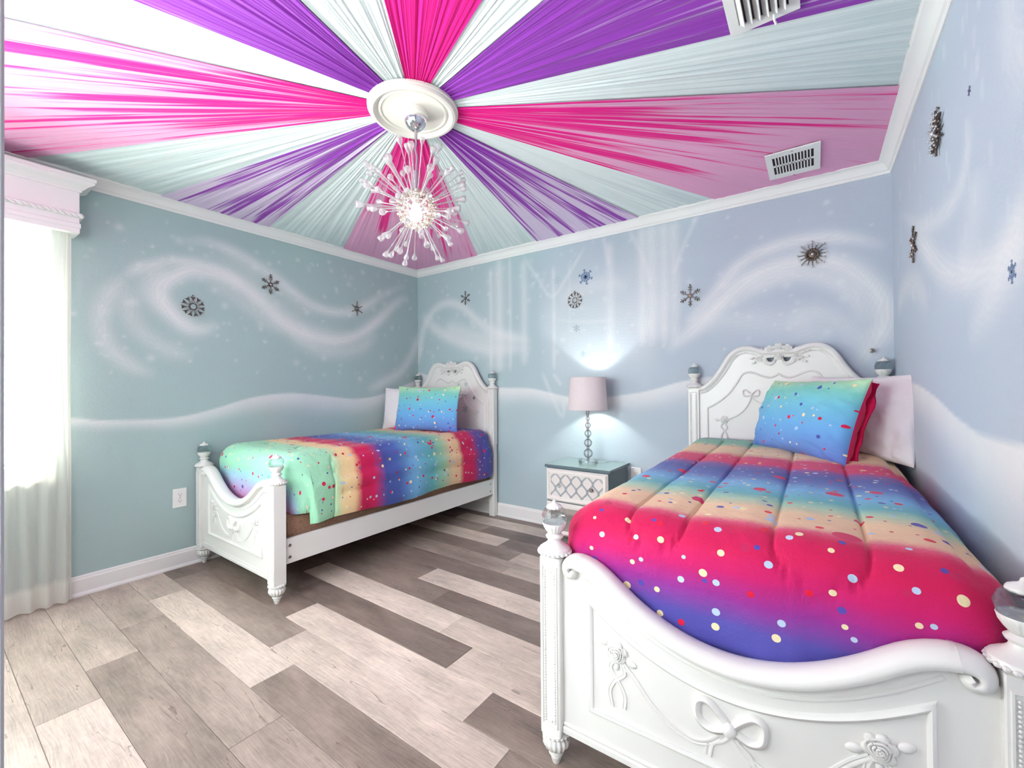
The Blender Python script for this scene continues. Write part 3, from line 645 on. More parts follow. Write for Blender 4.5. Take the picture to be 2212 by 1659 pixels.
# ------------------------------------------------------------------ chandelier
CH = (1.995, -1.833, 1.968)
ch = empty('chandelier', CH); tag(ch, 'starburst chandelier of clear glass rods around a glowing bulb', 'chandelier')
MB().lathe([(.002,.348),(.016,.352),(.034,.364),(.046,.382),(.051,.40),(.051,.404),(.001,.404)], seg=36).build('canopy', M['chrome'], ch)
MB().tube([(0,0,.35),(0,0,.31)], .007, 10).tube([(0,0,.31),(.002,0,.29),(-.004,0,.27),(.006,0,.235),(.005,0,.21),(.001,0,.17)], .0045, 8).tube([(0,0,.17),(0,0,.125)], .009, 12).tube([(0,0,.14),(0,0,.085)], .012, 14).build('stem', simple('satin_nickel', '#bdbabd', .4, .9), ch)
MB().lathe([(.001,.088),(.014,.088),(.016,.05),(.017,.02),(.001,.018)], seg=20).build('socket', M['cream_paint'], ch)
bu = MB().lathe([(.001,-.055),(.012,-.053),(.022,-.044),(.027,-.028),(.026,-.012),(.018,.008),(.014,.02),(.001,.02)], seg=20).build('bulb', M['bulb'], ch)
n = 110; dirs = []
for i in range(n):
    z = 1-2*(i+.5)/n; a = i*2.39996; r = math.sqrt(1-z*z); dirs.append(Vector((r*math.cos(a), r*math.sin(a), z)))
cage = MB()
for d in dirs:
    if d.z > .93 : continue
    q = d.to_track_quat('Z', 'Y').to_matrix().to_4x4()
    b = MB().lathe([(.006,-.006),(.0095,-.004),(.0095,.002),(.006,.006),(.004,.002),(.004,-.004)], seg=8); b.xform(Matrix.Translation(d*.082) @ q); cage.add(b.v, b.f)
for zl in (-.07, -.045, -.015, .015, .045, .07):
    rr = math.sqrt(.082**2-zl**2); cage.tube([(rr*math.cos(2*PI*j/32), rr*math.sin(2*PI*j/32), zl) for j in range(33)], .0028, 5)
for k in range(10):
    a = k*PI/5; cage.tube([(.082*math.sin(t)*math.cos(a), .082*math.sin(t)*math.sin(a), .082*math.cos(t)) for t in np.linspace(.35, PI-.35, 15)], .0022, 5)
M['cage_glass'] = thin_glass('core_glass', (.98, .98, .98, 1), .13, (1, .9, .84, 1))
cage.build('core_cage', M['cage_glass'], ch, 60)
rodm = {}; 
def rod_mesh(L):
    k = round(L, 2)
    if k not in rodm:
        rodm[k] = (MB().tube([(0,0,0),(0,0,k*.5),(0,0,k-.012)], [.0026, .0022, .003], 7).mesh('rod', M['rod_glass'], 60),
                   MB().lathe([(.001,-.026),(.003,-.024),(.0045,-.014),(.0095,-.004),(.0125,.004),(.0125,.011),(.0095,.0155),(.006,.0145),(.003,.0115),(.0005,.0105)], seg=14).mesh('bead', M['rod_glass'], 80))
    return rodm[k]
rr_ = random.Random(5)
for i, d in enumerate(dirs):
    if i % 4 == 3 and d.z < .4: continue
    if d.z > .955 or d.z < -.97: continue
    L = rr_.choice([.10, .12, .13, .15, .155, .16]); 
    if d.z > .5: L += .05*(d.z)
    d2 = (d+Vector((rr_.uniform(-.09, .09), rr_.uniform(-.09, .09), rr_.uniform(-.09, .09)))).normalized()
    rm, bm_ = rod_mesh(L); o = link('rod', rm, ch); o.location = d2*.080; o.rotation_mode = 'QUATERNION'; o.rotation_quaternion = d2.to_track_quat('Z', 'Y')
    b = link('bead', bm_, o); b.location = (0, 0, round(L, 2)); b.scale = [rr_.uniform(.8, 1.2)]*3

# ------------------------------------------------------------------ beds
def circ(r, n=12, sy=1.0, y=0): return [(r*math.cos(2*PI*i/n), y+r*sy*math.sin(2*PI*i/n)) for i in range(n)]
def rose(b, x, y, z, r, tilt=0):
    """carved relief rose facing -y"""
    b.ell((x, y, z), (.80*r, .34*r, .80*r), 16, 8)
    for k in range(6):
        a = k*PI/3+tilt; b.ell((x+.66*r*math.cos(a), y-.12*r, z+.66*r*math.sin(a)), (.40*r, .22*r, .40*r), 10, 6)
    for rr, dy, w_, ph in ((.72, .30, .075, 0), (.52, .42, .08, 2.1), (.34, .50, .08, 4.0), (.18, .56, .08, 1.2)):
        for q in range(3):
            a0 = ph+tilt+q*2*PI/3; b.tube([(x+rr*r*(1+.10*math.sin(3*(t-a0)))*math.cos(t), y-dy*r, z+rr*r*(1+.10*math.sin(3*(t-a0)))*math.sin(t)) for t in np.linspace(a0, a0+2.0, 8)], w_*r, 5)
    b.ell((x, y-.5*r, z), (.12*r, .14*r, .12*r), 8, 6)
def leaf(b, x, y, z, L, a):
    b.ell((x+math.cos(a)*L/2, y-.002, z+math.sin(a)*L/2), (L/2, .006, L*.30), 10, 6, Matrix.Rotation(-a, 3, 'Y'))
def ribbon(b, pts, y, r=.005, tw=True):
    q = cr(pts, 7); k = r/.005
    b.sweep(q, [(-.0075*k, y+.002), (-.0070*k, y-.0045), (-.0030*k, y-.0055), (-.0010*k, y-.0030), (.0015*k, y-.0060), (.0060*k, y-.0055), (.0075*k, y+.002)])
def bow(b, x, y, z, s=1.0, tails=True):
    sec = [(-.0075*s, y+.002), (-.0070*s, y-.007*s), (-.001*s, y-.011*s), (.005*s, y-.008*s), (.0065*s, y+.002)]
    for sg in (-1, 1):
        b.sweep(cr([(x, z), (x+sg*.016*s, z+.018*s), (x+sg*.036*s, z+.033*s), (x+sg*.052*s, z+.026*s), (x+sg*.050*s, z-.002*s), (x+sg*.030*s, z-.012*s), (x, z-.002)], 6), sec)
        if tails: ribbon(b, [(x, z), (x+sg*.010*s, z-.022*s), (x+sg*.030*s, z-.038*s), (x+sg*.036*s, z-.064*s)], y, .0045*s)
    b.ell((x, y-.009*s, z), (.012*s, .009*s, .013*s), 12, 8)
def foot_rail_path():
    R_ = []
    for i in range(41):
        x = -.40+.80*i/40; ax = abs(x); z = .487+1.32*ax*ax if ax < .30 else .487+1.32*.09+ (.792*(ax-.30)-(ax-.30)**2*3.6)
        R_.append((x, z))
    L = [(-.447,.628),(-.438,.614),(-.422,.613),(-.414,.625),(-.420,.636)]
    return R_
def finial(parent, x, y, z, sc_=1):
    """turned neck, fluted cup, crystal ball and cap; z is the block top"""
    f = MB().lathe([(.001,0),(.036,0),(.040,.004),(.047,.008),(.050,.014),(.048,.022),(.040,.028),(.030,.034),(.022,.042),(.020,.050),(.026,.054),(.028,.059),(.022,.064),(.019,.068),(.001,.068)], (x, y, z), 36)
    for k in range(22):
        a = 2*PI*k/22; f.ell((x+.048*math.cos(a), y+.048*math.sin(a), z+.012), (.007, .007, .006), 6, 4)
    fo = f.build('finial_neck', M['white_paint'], parent)
    cup = MB().lathe([(.001,.068),(.020,.068),(.026,.076),(.033,.088),(.037,.098),(.036,.1005),(.030,.098),(.001,.088)], (x, y, z), 72, 18, .045, (.070, .096)); cup.build('cup', M['white_paint'], parent, 60)
    bm = bmesh.new(); bmesh.ops.create_icosphere(bm, subdivisions=2, radius=.041); me = bpy.data.meshes.new('crystal_ball'); bm.to_mesh(me); bm.free()
    me.transform(Matrix.Diagonal((1, 1, .92, 1))); me.materials.append(M['crystal']); o = link('crystal_ball', me, parent); o.location = (x, y, z+.119)
    cap = MB().lathe([(.024,.144),(.025,.148),(.021,.154),(.010,.159),(.006,.163),(.005,.168),(.001,.171)], (x, y, z), 48, 12, .04, (.143, .156)); cap.build('cap', M['white_paint'], parent, 60)
def beads(b, pts, r):
    for q in pts: b.ell(q, r, 7, 5)
def make_bed(name, cx, label, cat, foot_y=-1.975):
    root = empty(name, (cx, 0, 0)); tag(root, label, cat, 'white carved twin beds'); WP = M['white_paint']
    px = .49
    # --- head posts
    for sx in (-1, 1):
        x = sx*px
        hp = MB().box(x-.030, -.070, 0, x+.030, -.024, .65, .002).box(x-.034, -.076, .65, x+.034, -.020, 1.15, .002).box(x-.036, -.078, 1.14, x+.036, -.018, 1.15, .001)
        p_ = hp.build('head_post', WP, root)
        fr_ = MB().sweep([(x-.022,.68),(x-.022,1.125),(x+.022,1.125),(x+.022,.68)], [(-.003,-.075),(0,-.080),(.003,-.075)], True); fr_.build('post_moulding', WP, p_)
        bb_ = MB(); beads(bb_, [(x+s_*.015, -.077, .69+.0088*k) for k in range(49) for s_ in (-1, 1)], .0042); tag(bb_.build('bead_trim', WP, p_, 180), kind='stuff')
        finial(p_, x, -.048, 1.15)
    # --- headboard
    top = [(.456,1.142),(.425,1.150),(.390,1.178),(.350,1.222),(.315,1.272),(.285,1.325),(.255,1.366),(.215,1.392),(.165,1.398),(.115,1.382),(.075,1.368),(0,1.372)]
    tl = cr([(-a, b) for a, b in top], 5)+cr(top[::-1], 5)[1:]
    hole = [(.022,1.345),(.036,1.350),(.058,1.348),(.066,1.335),(.058,1.318),(.040,1.311),(.026,1.322)]
    loops = [[(-.456,.30)]+[(a, b) for a, b in tl]+[(.456,.30)], cr(hole, 4, True), cr([(-a, b) for a, b in hole][::-1], 4, True)]
    hb = flat_obj('headboard', loops, .026, WP, root, .002, (0, -.046, 0))
    MB().sweep([q for q in tl], [(-.030,-.057),(-.030,-.063),(-.024,-.068),(-.014,-.068),(-.010,-.074),(.0,-.080),(.012,-.078),(.019,-.070),(.022,-.056),(.020,-.040),(.0,-.034),(-.02,-.045)]).build('rim_moulding', WP, hb, 40)
    bb_ = MB(); pth = np.array(cr([(-a, b-.022) for a, b in top], 30)); sl_ = [pth[0]]
    for q in pth:
        if np.hypot(*(q-sl_[-1])) > .0092: sl_.append(q)
    beads(bb_, [(s_*q[0], -.069, q[1]) for q in sl_ for s_ in (-1, 1) if abs(q[0]) > .12], .0042); tag(bb_.build('bead_trim', WP, hb, 180), kind='stuff')
    inn = [(.405,1.020),(.360,1.045),(.312,1.082),(.265,1.130),(.229,1.185),(.200,1.235),(.165,1.252),(.130,1.245),(.095,1.228),(.055,1.215),(.025,1.222),(0,1.238)]
    il = [(-.405,.68)]+cr([(-a, b) for a, b in inn], 5)+cr(inn[::-1], 5)[1:]+[(.405,.68)]
    MB().sweep(il, [(-.007,-.058),(-.005,-.063),(.0,-.066),(.005,-.064),(.008,-.058)]).build('panel_moulding', WP, hb, 50)
    g = MB()
    for sx in (-1, 1):
        bow(g, sx*.150, -.060, 1.110, .85, False)
        ribbon(g, [(sx*.150,1.105),(sx*.158,1.070),(sx*.185,1.020),(sx*.225,.980),(sx*.270,.955),(sx*.300,.945)], -.061, .0036)
        ribbon(g, [(sx*.150,1.105),(sx*.130,1.075),(sx*.080,1.050),(0,1.040)], -.061, .0036)
        rose(g, sx*.305, -.060, .945, .026); leaf(g, sx*.280, -.060, .950, .03, 0 if sx > 0 else PI); leaf(g, sx*.332, -.060, .94, .03, .2 if sx > 0 else PI-.2)
        ribbon(g, [(sx*.310,.925),(sx*.325,.90),(sx*.300,.865),(sx*.290,.83),(sx*.305,.80)], -.061, .0036)
        ribbon(g, [(sx*.305,.925),(sx*.290,.895),(sx*.312,.865),(sx*.325,.835),(sx*.315,.80)], -.061, .0036)
    g.build('garland', WP, hb, 60)
    c = MB()
    for x, z, r in ((-.045,1.385,.030),(0,1.402,.026),(.045,1.387,.029),(0,1.350,.027)): rose(c, x, -.066, z, r, x*9)
    c.build('rose_crest', WP, hb, 60)
    c = MB()
    for sx in (-1, 1):
        for (x, z, r) in ((.090,1.352,.015),(.115,1.335,.012),(.098,1.325,.012)): rose(c, sx*x, -.064, z, r)
        for (x, z, a) in ((.11,1.36,.5),(.13,1.34,0),(.12,1.318,-.5),(.08,1.375,1.0)): leaf(c, sx*x, -.064, z, .028, a if sx > 0 else PI-a)
        ribbon(c, [(sx*.018,1.322),(sx*.040,1.303),(sx*.066,1.312),(sx*.075,1.33)], -.064, .0042)
        ribbon(c, [(sx*.022,1.312),(sx*.042,1.294),(sx*.072,1.304),(sx*.082,1.322)], -.064, .0036)
    c.build('leaf_spray', WP, hb, 60)
    MB().box(-.46, -.062, .12, .46, -.036, .24, .002).build('cross_rail', WP, root)
    # --- foot posts
    fy = foot_y; s_ = .035
    for sx in (-1, 1):
        x = sx*px
        p_ = MB().box(x-s_, fy-s_, .105, x+s_, fy+s_, .645, .003).build('foot_post', WP, root)
        for face in (0, 1, 2):
            f_ = MB().sweep([(-.024,.135),(-.024,.618),(.024,.618),(.024,.135)], [(-.0035,-s_+.001),(-.001,-s_-.004),(.0025,-s_-.004),(.0045,-s_+.001)], True)
            bd = MB(); beads(bd, [(q*.0165, -s_-.0008, .148+.0086*k) for k in range(54) for q in (-1, 1)]+[(q*.0055, -s_-.0008, z) for q in (-1, 0, 1) for z in (.149, .604)], .0040)
            if face == 0: MT = Matrix.Translation((x, fy, 0))
            elif face == 1: MT = Matrix.Translation((x, fy, 0)) @ Matrix.Rotation(-PI/2, 4, 'Z')
            else: continue
            if face == 0 or sx > 0 and False:
                f_.xform(MT).build('post_moulding', WP, p_); tag(bd.xform(MT).build('bead_trim', WP, p_, 180), kind='stuff')
        leg = MB().lathe([(.001,0),(.011,0),(.015,.010),(.018,.022),(.013,.026),(.024,.032),(.024,.038),(.016,.043),(.001,.043)], (x, fy, 0), 28); leg.build('turned_foot', WP, p_); leg = MB().lathe([(.001,.090),(.030,.092),(.043,.098),(.044,.103),(.036,.108),(.001,.108)], (x, fy, 0), 36)
        for k in range(20):
            a = 2*PI*k/20; leg.ell((x+.041*math.cos(a), fy+.041*math.sin(a), .099), (.006, .006, .005), 6, 4)
        leg.build('foot_ring', WP, p_)
        MB().lathe([(.014,.042),(.026,.046),(.036,.056),(.041,.068),(.040,.080),(.032,.090),(.026,.093)], (x, fy, 0), 96, 16, .055, (.044, .091)).build('fluted_bulb', WP, p_, 60)
        finial(p_, x, fy, .645)
    # --- footboard
    rp_ = foot_rail_path()
    bt = [(x, z-.012) for x, z in rp_]
    fb = flat_obj('footboard', [[(-.456,.135),(-.456,.610)]+bt+[(.456,.610),(.456,.135)]], .028, WP, root, .001, (0, fy, 0))
    ext = rp_
    secr = [(.022*math.cos(t)-.004, fy-.006+.036*math.sin(t)) for t in np.linspace(0, 2*PI, 19)[:-1]]
    secr = [(n_ if y_ > fy-.03 else n_-.006, y_) for n_, y_ in secr]
    MB().sweep(ext, secr).build('rolled_rail', WP, fb, 60)
    for sx in (-1, 1):
        vol = MB()
        xe, ze = rp_[-1]; 
        pts = [(sx*(xe-.01), ze), (sx*(xe+.018), ze-.002), (sx*(xe+.036), ze-.014), (sx*(xe+.040), ze-.032), (sx*(xe+.030), ze-.046), (sx*(xe+.014), ze-.046), (sx*(xe+.008), ze-.034), (sx*(xe+.016), ze-.026)]
        q = cr(pts, 4); P = []
        for i, p2 in enumerate(q):
            k = 1-.62*i/(len(q)-1); a = Vector(q[max(i-1, 0)]); b2 = Vector(q[min(i+1, len(q)-1)]); t = (b2-a).normalized(); nn = Vector((-t.y, t.x))*sx
            P.append([(p2[0]+nn.x*n_*k, fy+(y_-fy)*(.97), p2[1]+nn.y*n_*k) for n_, y_ in secr])
        vol.grid(P, False, True); m_ = len(secr); o_ = len(vol.v)-m_; vol.f.append(tuple(o_+j for j in range(m_)))
        vol.build('volute', WP, fb, 60)
    mo = [(-.362,.225),(-.362,.535)]+[(x, .402+1.02*x*x) for x in np.linspace(-.36, .36, 31)][1:-1]+[(.362,.535),(.362,.225)]
    MB().sweep([(a, b) for a, b in mo], [(-.008,fy-.013),(-.006,fy-.020),(.0,fy-.024),(.006,fy-.021),(.010,fy-.013)], True).build('panel_moulding', WP, fb, 50)
    MB().sweep([(x, .440+1.12*x*x) for x in np.linspace(-.38, .38, 31)], [(-.006,fy-.012),(-.003,fy-.018),(.003,fy-.018),(.006,fy-.012)]).build('rail_moulding', WP, fb, 50)
    MB().box(-.456, fy-.024, .118, .456, fy+.018, .140, .004).box(-.456, fy-.019, .140, .456, fy+.014, .150, .003).build('bottom_moulding', WP, fb)
    g = MB(); yy = fy-.013
    for sx in (-1, 1):
        rose(g, sx*.283, yy, .418, .031, .3); leaf(g, sx*.310, yy, .430, .034, .5 if sx > 0 else PI-.5); leaf(g, sx*.258, yy, .405, .034, PI+.3 if sx > 0 else -.3); leaf(g, sx*.283, yy, .392, .026, -PI/2)
        ribbon(g, [(sx*.270,.395),(sx*.262,.365),(sx*.290,.338),(sx*.305,.305),(sx*.298,.262)], yy, .0048)
        ribbon(g, [(sx*.292,.395),(sx*.303,.370),(sx*.280,.338),(sx*.262,.305),(sx*.264,.268)], yy, .0048)
        ribbon(g, [(sx*.268,.395),(sx*.235,.365),(sx*.190,.315),(sx*.140,.280),(sx*.080,.266),(sx*.035,.285),(sx*.010,.318)], yy, .0056)
    bow(g, .004, yy, .335, 1.4); g.build('garland', WP, fb, 60)
    # --- side rails
    for sx in (-1, 1):
        ra = MB().box(sx*.486, fy+.03, .200, sx*.508, -.06, .338, .002).build('side_rail', WP, root)
        if True:
            bt_ = MB()
            for z in (.235, .300): bt_.ell((sx*.509, fy+.062, z), (.003, .009, .009), 12, 5); bt_.ell((sx*.509, -.11, z), (.003, .007, .007), 12, 5)
            bt_.build('bolt', M['steel'], ra)
    return root
make_bed('carved_bed', .54, 'white carved twin bed against the left wall with garland footboard', 'bed')
make_bed('carved_bed', 3.26, 'white carved twin bed in the right foreground with rolled footboard', 'bed')
for cx, lb in ((.54, 'left'), (3.26, 'right')):
    bx = MB().box(cx-.472, -1.925, .235, cx+.472, -.085, .458, .02)
    o = bx.build('box_spring', M['box']); tag(o, 'brown mesh fabric box spring in the %s white bed' % lb, 'box spring')
    o = MB().box(cx-.455, -1.85, .459, cx+.472, -.085, .70, .05).build('mattress', M['mattress'], None, 60); tag(o, 'pale mattress hidden under the rainbow comforter of the %s bed' % lb, 'mattress')

# ------------------------------------------------------------------ comforters
CR, TE, SK, BL, CRM, MI = '#cc0b52', '#62b0b8', '#74b2dc', '#4651a0', '#edcba2', '#9fe0c0'
def dot_layer(t, uv, col, cell, seed, rmax, keep, colors):
    v = t.mapping(uv, (1/cell, 1/cell, 1), (seed*1.37, seed*2.11, 0))
    vo = t.n('ShaderNodeTexVoronoi', voronoi_dimensions='2D', feature='F1'); vo.inputs['Scale'].default_value = 1; vo.inputs['Randomness'].default_value = .85; t.L(v, vo.inputs['Vector'])
    sp = t.n('ShaderNodeSeparateColor'); t.L(vo.outputs['Color'], sp.inputs[0])
    r = t.math('MULTIPLY', t.math('MULTIPLY_ADD', t.math('POWER', sp.outputs[0], 2.5), .6, .4), rmax/cell)
    inside = t.math('MULTIPLY', t.math('LESS_THAN', vo.outputs['Distance'], r), t.math('LESS_THAN', sp.outputs[1], keep))
    n = len(colors); c = t.ramp(sp.outputs[2], [(i/n, hexc(h)) for i, h in enumerate(colors)], 'CONSTANT')
    return t.mix(inside, col, c)
DOTS = ['#f2dfae', '#b5cbe6', '#d81848', '#4a55a5', '#f2dfae', '#c8163f', '#a9c4e2']
def rainbow(name, stops, a0, a1, seed, dotlist=None, axis=1, dot_keep=.8, edge_noise=.02, big=True):
    t = NT(name); uv = t.n('ShaderNodeUVMap').outputs[0]; sp = t.n('ShaderNodeSeparateXYZ'); t.L(uv, sp.inputs[0])
    wob = t.math('MULTIPLY', t.math('SUBTRACT', t.noise(uv, 2.2, 3, .6, '2D'), .5), .05); fuzz = t.math('MULTIPLY', t.math('SUBTRACT', t.noise(uv, 90, 2, .6, '2D'), .5), edge_noise)
    x = t.math('ADD', sp.outputs[axis], t.math('ADD', wob, fuzz)); f = t.math('DIVIDE', t.math('SUBTRACT', x, a0), a1-a0)
    st = sorted([((p_-a0)/(a1-a0), hexc(c)) for p_, c in stops]); col = t.ramp(f, st)
    if dotlist is None:
        col = dot_layer(t, uv, col, .062, seed, .0095, dot_keep, DOTS); col = dot_layer(t, uv, col, .085, seed+5, .0125, dot_keep*.8, DOTS)
        if big: col = dot_layer(t, uv, col, .21, seed+9, .022, .6, ['#d9124e', '#e0245c'])
    else:
        c2 = dot_layer(t, uv, dot_layer(t, uv, col, .062, seed, .0092, .7, DOTS), .085, seed+5, .0125, .45, DOTS); col = t.mix(t.math('GREATER_THAN', sp.outputs[1], -1.74), col, c2)
        for (u, v_, r, c) in dotlist:
            d = t.n('ShaderNodeVectorMath', operation='DISTANCE'); t.L(uv, d.inputs[0]); d.inputs[1].default_value = (u, v_, 0)
            col = t.mix(t.math('LESS_THAN', d.outputs['Value'], r), col, hexc(c))
    weave = t.noise(uv, 700, 2, .5, '2D'); wr = t.noise(uv, 16, 4, .65, '2D')
    nb = t.bump(t.math('ADD', t.math('MULTIPLY', weave, .12), wr), .008, .7)
    return t.done(t.pbr(col, .72, 0, .3, nb, Sheen_Weight=.12))
def seg_dist(U, V, pl):
    best = np.full(U.shape, 9.)
    for i in range(len(pl)-1):
        a = np.array(pl[i]); b = np.array(pl[i+1]); d = b-a; u = np.clip(((U-a[0])*d[0]+(V-a[1])*d[1])/max(1e-9, d@d), 0, 1)
        best = np.minimum(best, np.hypot(U-a[0]-u*d[0], V-a[1]-u*d[1]))
    return best
def serp(xs, head, foot, first):
    """channels along the bed joined by half circles alternately at foot and head"""
    pl = []
    for i, x in enumerate(xs):
        pl.append([(x, head), (x, foot)])
    for i in range(len(xs)-1):
        at_foot = (i % 2 == first); r = (xs[i+1]-xs[i])/2; c = (xs[i]+xs[i+1])/2; y = foot if at_foot else head; s_ = -1 if at_foot else 1
        pl.append([(c-r*math.cos(t), y+s_*r*math.sin(t)) for t in np.linspace(0, PI, 13)])
    return pl
def comforter(name, cx, x0, x1, y0, y1, ztop, R_, hemf, outf, stitches, mat, label, sag=None, puff=.010, rel=0):
    """cloth over the mattress: top heightfield with rounded edge + skirt all round; uv in metres (across, along)"""
    def samples(a, b, n):
        t = np.linspace(0, 1, n); m = R_/(b-a); k = 10
        e = np.concatenate([a+(b-a)*m*(1-np.cos(np.linspace(0, PI/2, k)))[:-1], np.linspace(a+R_, b-R_, n), (b-(b-a)*m*(1-np.cos(np.linspace(0, PI/2, k))))[::-1][1:]]); return e
    X = samples(x0, x1, 190); Y = samples(y0, y1, 330); A, B_ = np.meshgrid(X, Y, indexing='ij')
    # corner remap to quarter discs
    pxx = np.clip((A-(x1-R_))/R_, 0, 1)-np.clip(((x0+R_)-A)/R_, 0, 1); pyy = np.clip((B_-(y1-R_))/R_, 0, 1)-np.clip(((y0+R_)-B_)/R_, 0, 1)
    qx = pxx*np.sqrt(1-pyy**2/2); qy = pyy*np.sqrt(1-pxx**2/2)
    PX = np.clip(A, x0+R_, x1-R_)+qx*R_; PY = np.clip(B_, y0+R_, y1-R_)+qy*R_
    rad = np.clip(np.hypot(qx, qy), 0, 1); nx = qx/np.maximum(rad, 1e-9); ny = qy/np.maximum(rad, 1e-9)
    drop = R_*(1-np.sqrt(np.clip(1-rad**2, 0, 1))); arc = R_*np.arcsin(rad)-R_*rad
    U = PX-cx+nx*arc; V = PY+ny*arc
    dist = np.full(A.shape, 9.)
    for pl in stitches: dist = np.minimum(dist, seg_dist(U, V, pl))
    hq = puff*(np.clip(dist/.06, 0, 1)**.5)-.009*np.exp(-(dist/.0045)**2)
    nzv = np.array([noise.noise(Vector((u*5, v*5, 1.7)))*.006+noise.noise(Vector((u*17, v*17, 4.2)))*.0018 for u, v in zip(U.ravel(), V.ravel())]).reshape(U.shape)
    tz = ztop-R_*1.0
    cosn = np.sqrt(np.clip(1-rad**2, 0, 1))
    sg = sag(PX-cx, PY) if sag else 0
    Z = ztop-drop+(hq+nzv)*cosn+sg*cosn; PX = PX+nx*(hq*.7+nzv)*rad; PY = PY+ny*(hq*.7+nzv)*rad
    nX, nY = A.shape; verts = np.stack([PX, PY, Z], -1).reshape(-1, 3).tolist(); uv = np.stack([U, V], -1).reshape(-1, 2).tolist()
    I = np.arange(nX*nY).reshape(nX, nY); faces = np.stack([I[:-1, :-1], I[1:, :-1], I[1:, 1:], I[:-1, 1:]], -1).reshape(-1, 4).tolist()
    loop = [(i, 0) for i in range(nX)]+[(nX-1, j) for j in range(1, nY)]+[(i, nY-1) for i in range(nX-2, -1, -1)]+[(0, j) for j in range(nY-2, 0, -1)]
    NS = 16; base = [I[i, j] for i, j in loop]; prev = base
    info = [(PX[i, j], PY[i, j], Z[i, j], nx[i, j], ny[i, j], U[i, j], V[i, j]) for i, j in loop]
    IA = np.array(info); HZ = np.array([hemf(q[0]-cx, q[1], q[3], q[4]) for q in info])
    for k in range(1, NS+1):
        cur = []; t = k/NS; LL = np.maximum(.02, IA[:, 2]-HZ); UU = IA[:, 5]+IA[:, 3]*LL*t; VV = IA[:, 6]+IA[:, 4]*LL*t
        DD = np.full(UU.shape, 9.)
        for pl in stitches: DD = np.minimum(DD, seg_dist(UU, VV, pl))
        for (a, b, z, n1, n2, u, v), L, uu, vv, dd in zip(info, LL, UU, VV, DD):
            zz = z-L*t
            off = outf(a-cx, b, n1, n2, t, zz)+puff*.7*(min(dd/.05, 1)**.5-1)-.007*math.exp(-(dd/.007)**2)+noise.noise(Vector((uu*6, vv*6, 3.3)))*.006*t+.005*math.sin((a+b)*23)*t
            if k >= NS-1: off -= .006*(k-NS+2)
            cur.append(len(verts)); verts.append((a+n1*off, b+n2*off, zz)); uv.append((uu, vv))
        n = len(cur)
        for i in range(n): faces.append((prev[i], prev[(i+1) % n], cur[(i+1) % n], cur[i]))
        prev = cur
    me = bpy.data.meshes.new(name); me.from_pydata(verts, [], faces); ul = me.uv_layers.new(name='UVMap')
    li = np.empty(len(me.loops), np.int32); me.loops.foreach_get('vertex_index', li); ul.data.foreach_set('uv', np.array(uv, np.float32)[li].reshape(-1))
    me.materials.append(mat); fix(me, 180, True); o = link(name, me); tag(o, label, 'comforter', 'rainbow comforters with confetti dots'); return o
stopsL = [(-2.36,CR),(-2.22,'#e85a9a'),(-2.12,'#c3a5d6'),(-2.03,'#a6cfe6'),(-1.96,MI),(-1.66,'#a2dcb4'),(-1.60,'#e8d09c'),(-1.52,'#efc898'),(-1.465,CR),(-1.375,CR),(-1.28,BL),(-1.16,'#4a66b4'),(-1.02,SK),(-.85,TE),(-.74,'#9cc9a6'),(-.64,CRM),(-.56,'#efc49a'),(-.51,CR),(-.38,CR),(-.30,'#6a4a9a'),(-.18,BL),(0,BL)]
stopsR = [(-2.45,'#4a55a8'),(-2.14,'#5650a8'),(-2.07,'#9a2c92'),(-2.00,'#cc1068'),(-1.94,CR),(-1.865,CR),(-1.835,'#e04a74'),(-1.79,'#edc3a0'),(-1.68,CRM),(-1.58,'#a9cdb2'),(-1.50,TE),(-1.38,SK),(-1.24,'#5a6fb8'),(-1.12,BL),(-1.02,'#7a4a9a'),(-.95,'#d81860'),(-.80,'#dc2c68'),(-.70,CRM),(-.50,CRM),(-.38,'#86bfa0'),(-.22,'#7fb5a2'),(-.16,'#a678b8'),(0,'#9a68b0')]
DC = ['#5548a8', '#bccfe8', '#c21e58', '#d4145a', '#e00e38', '#f3e3b4']
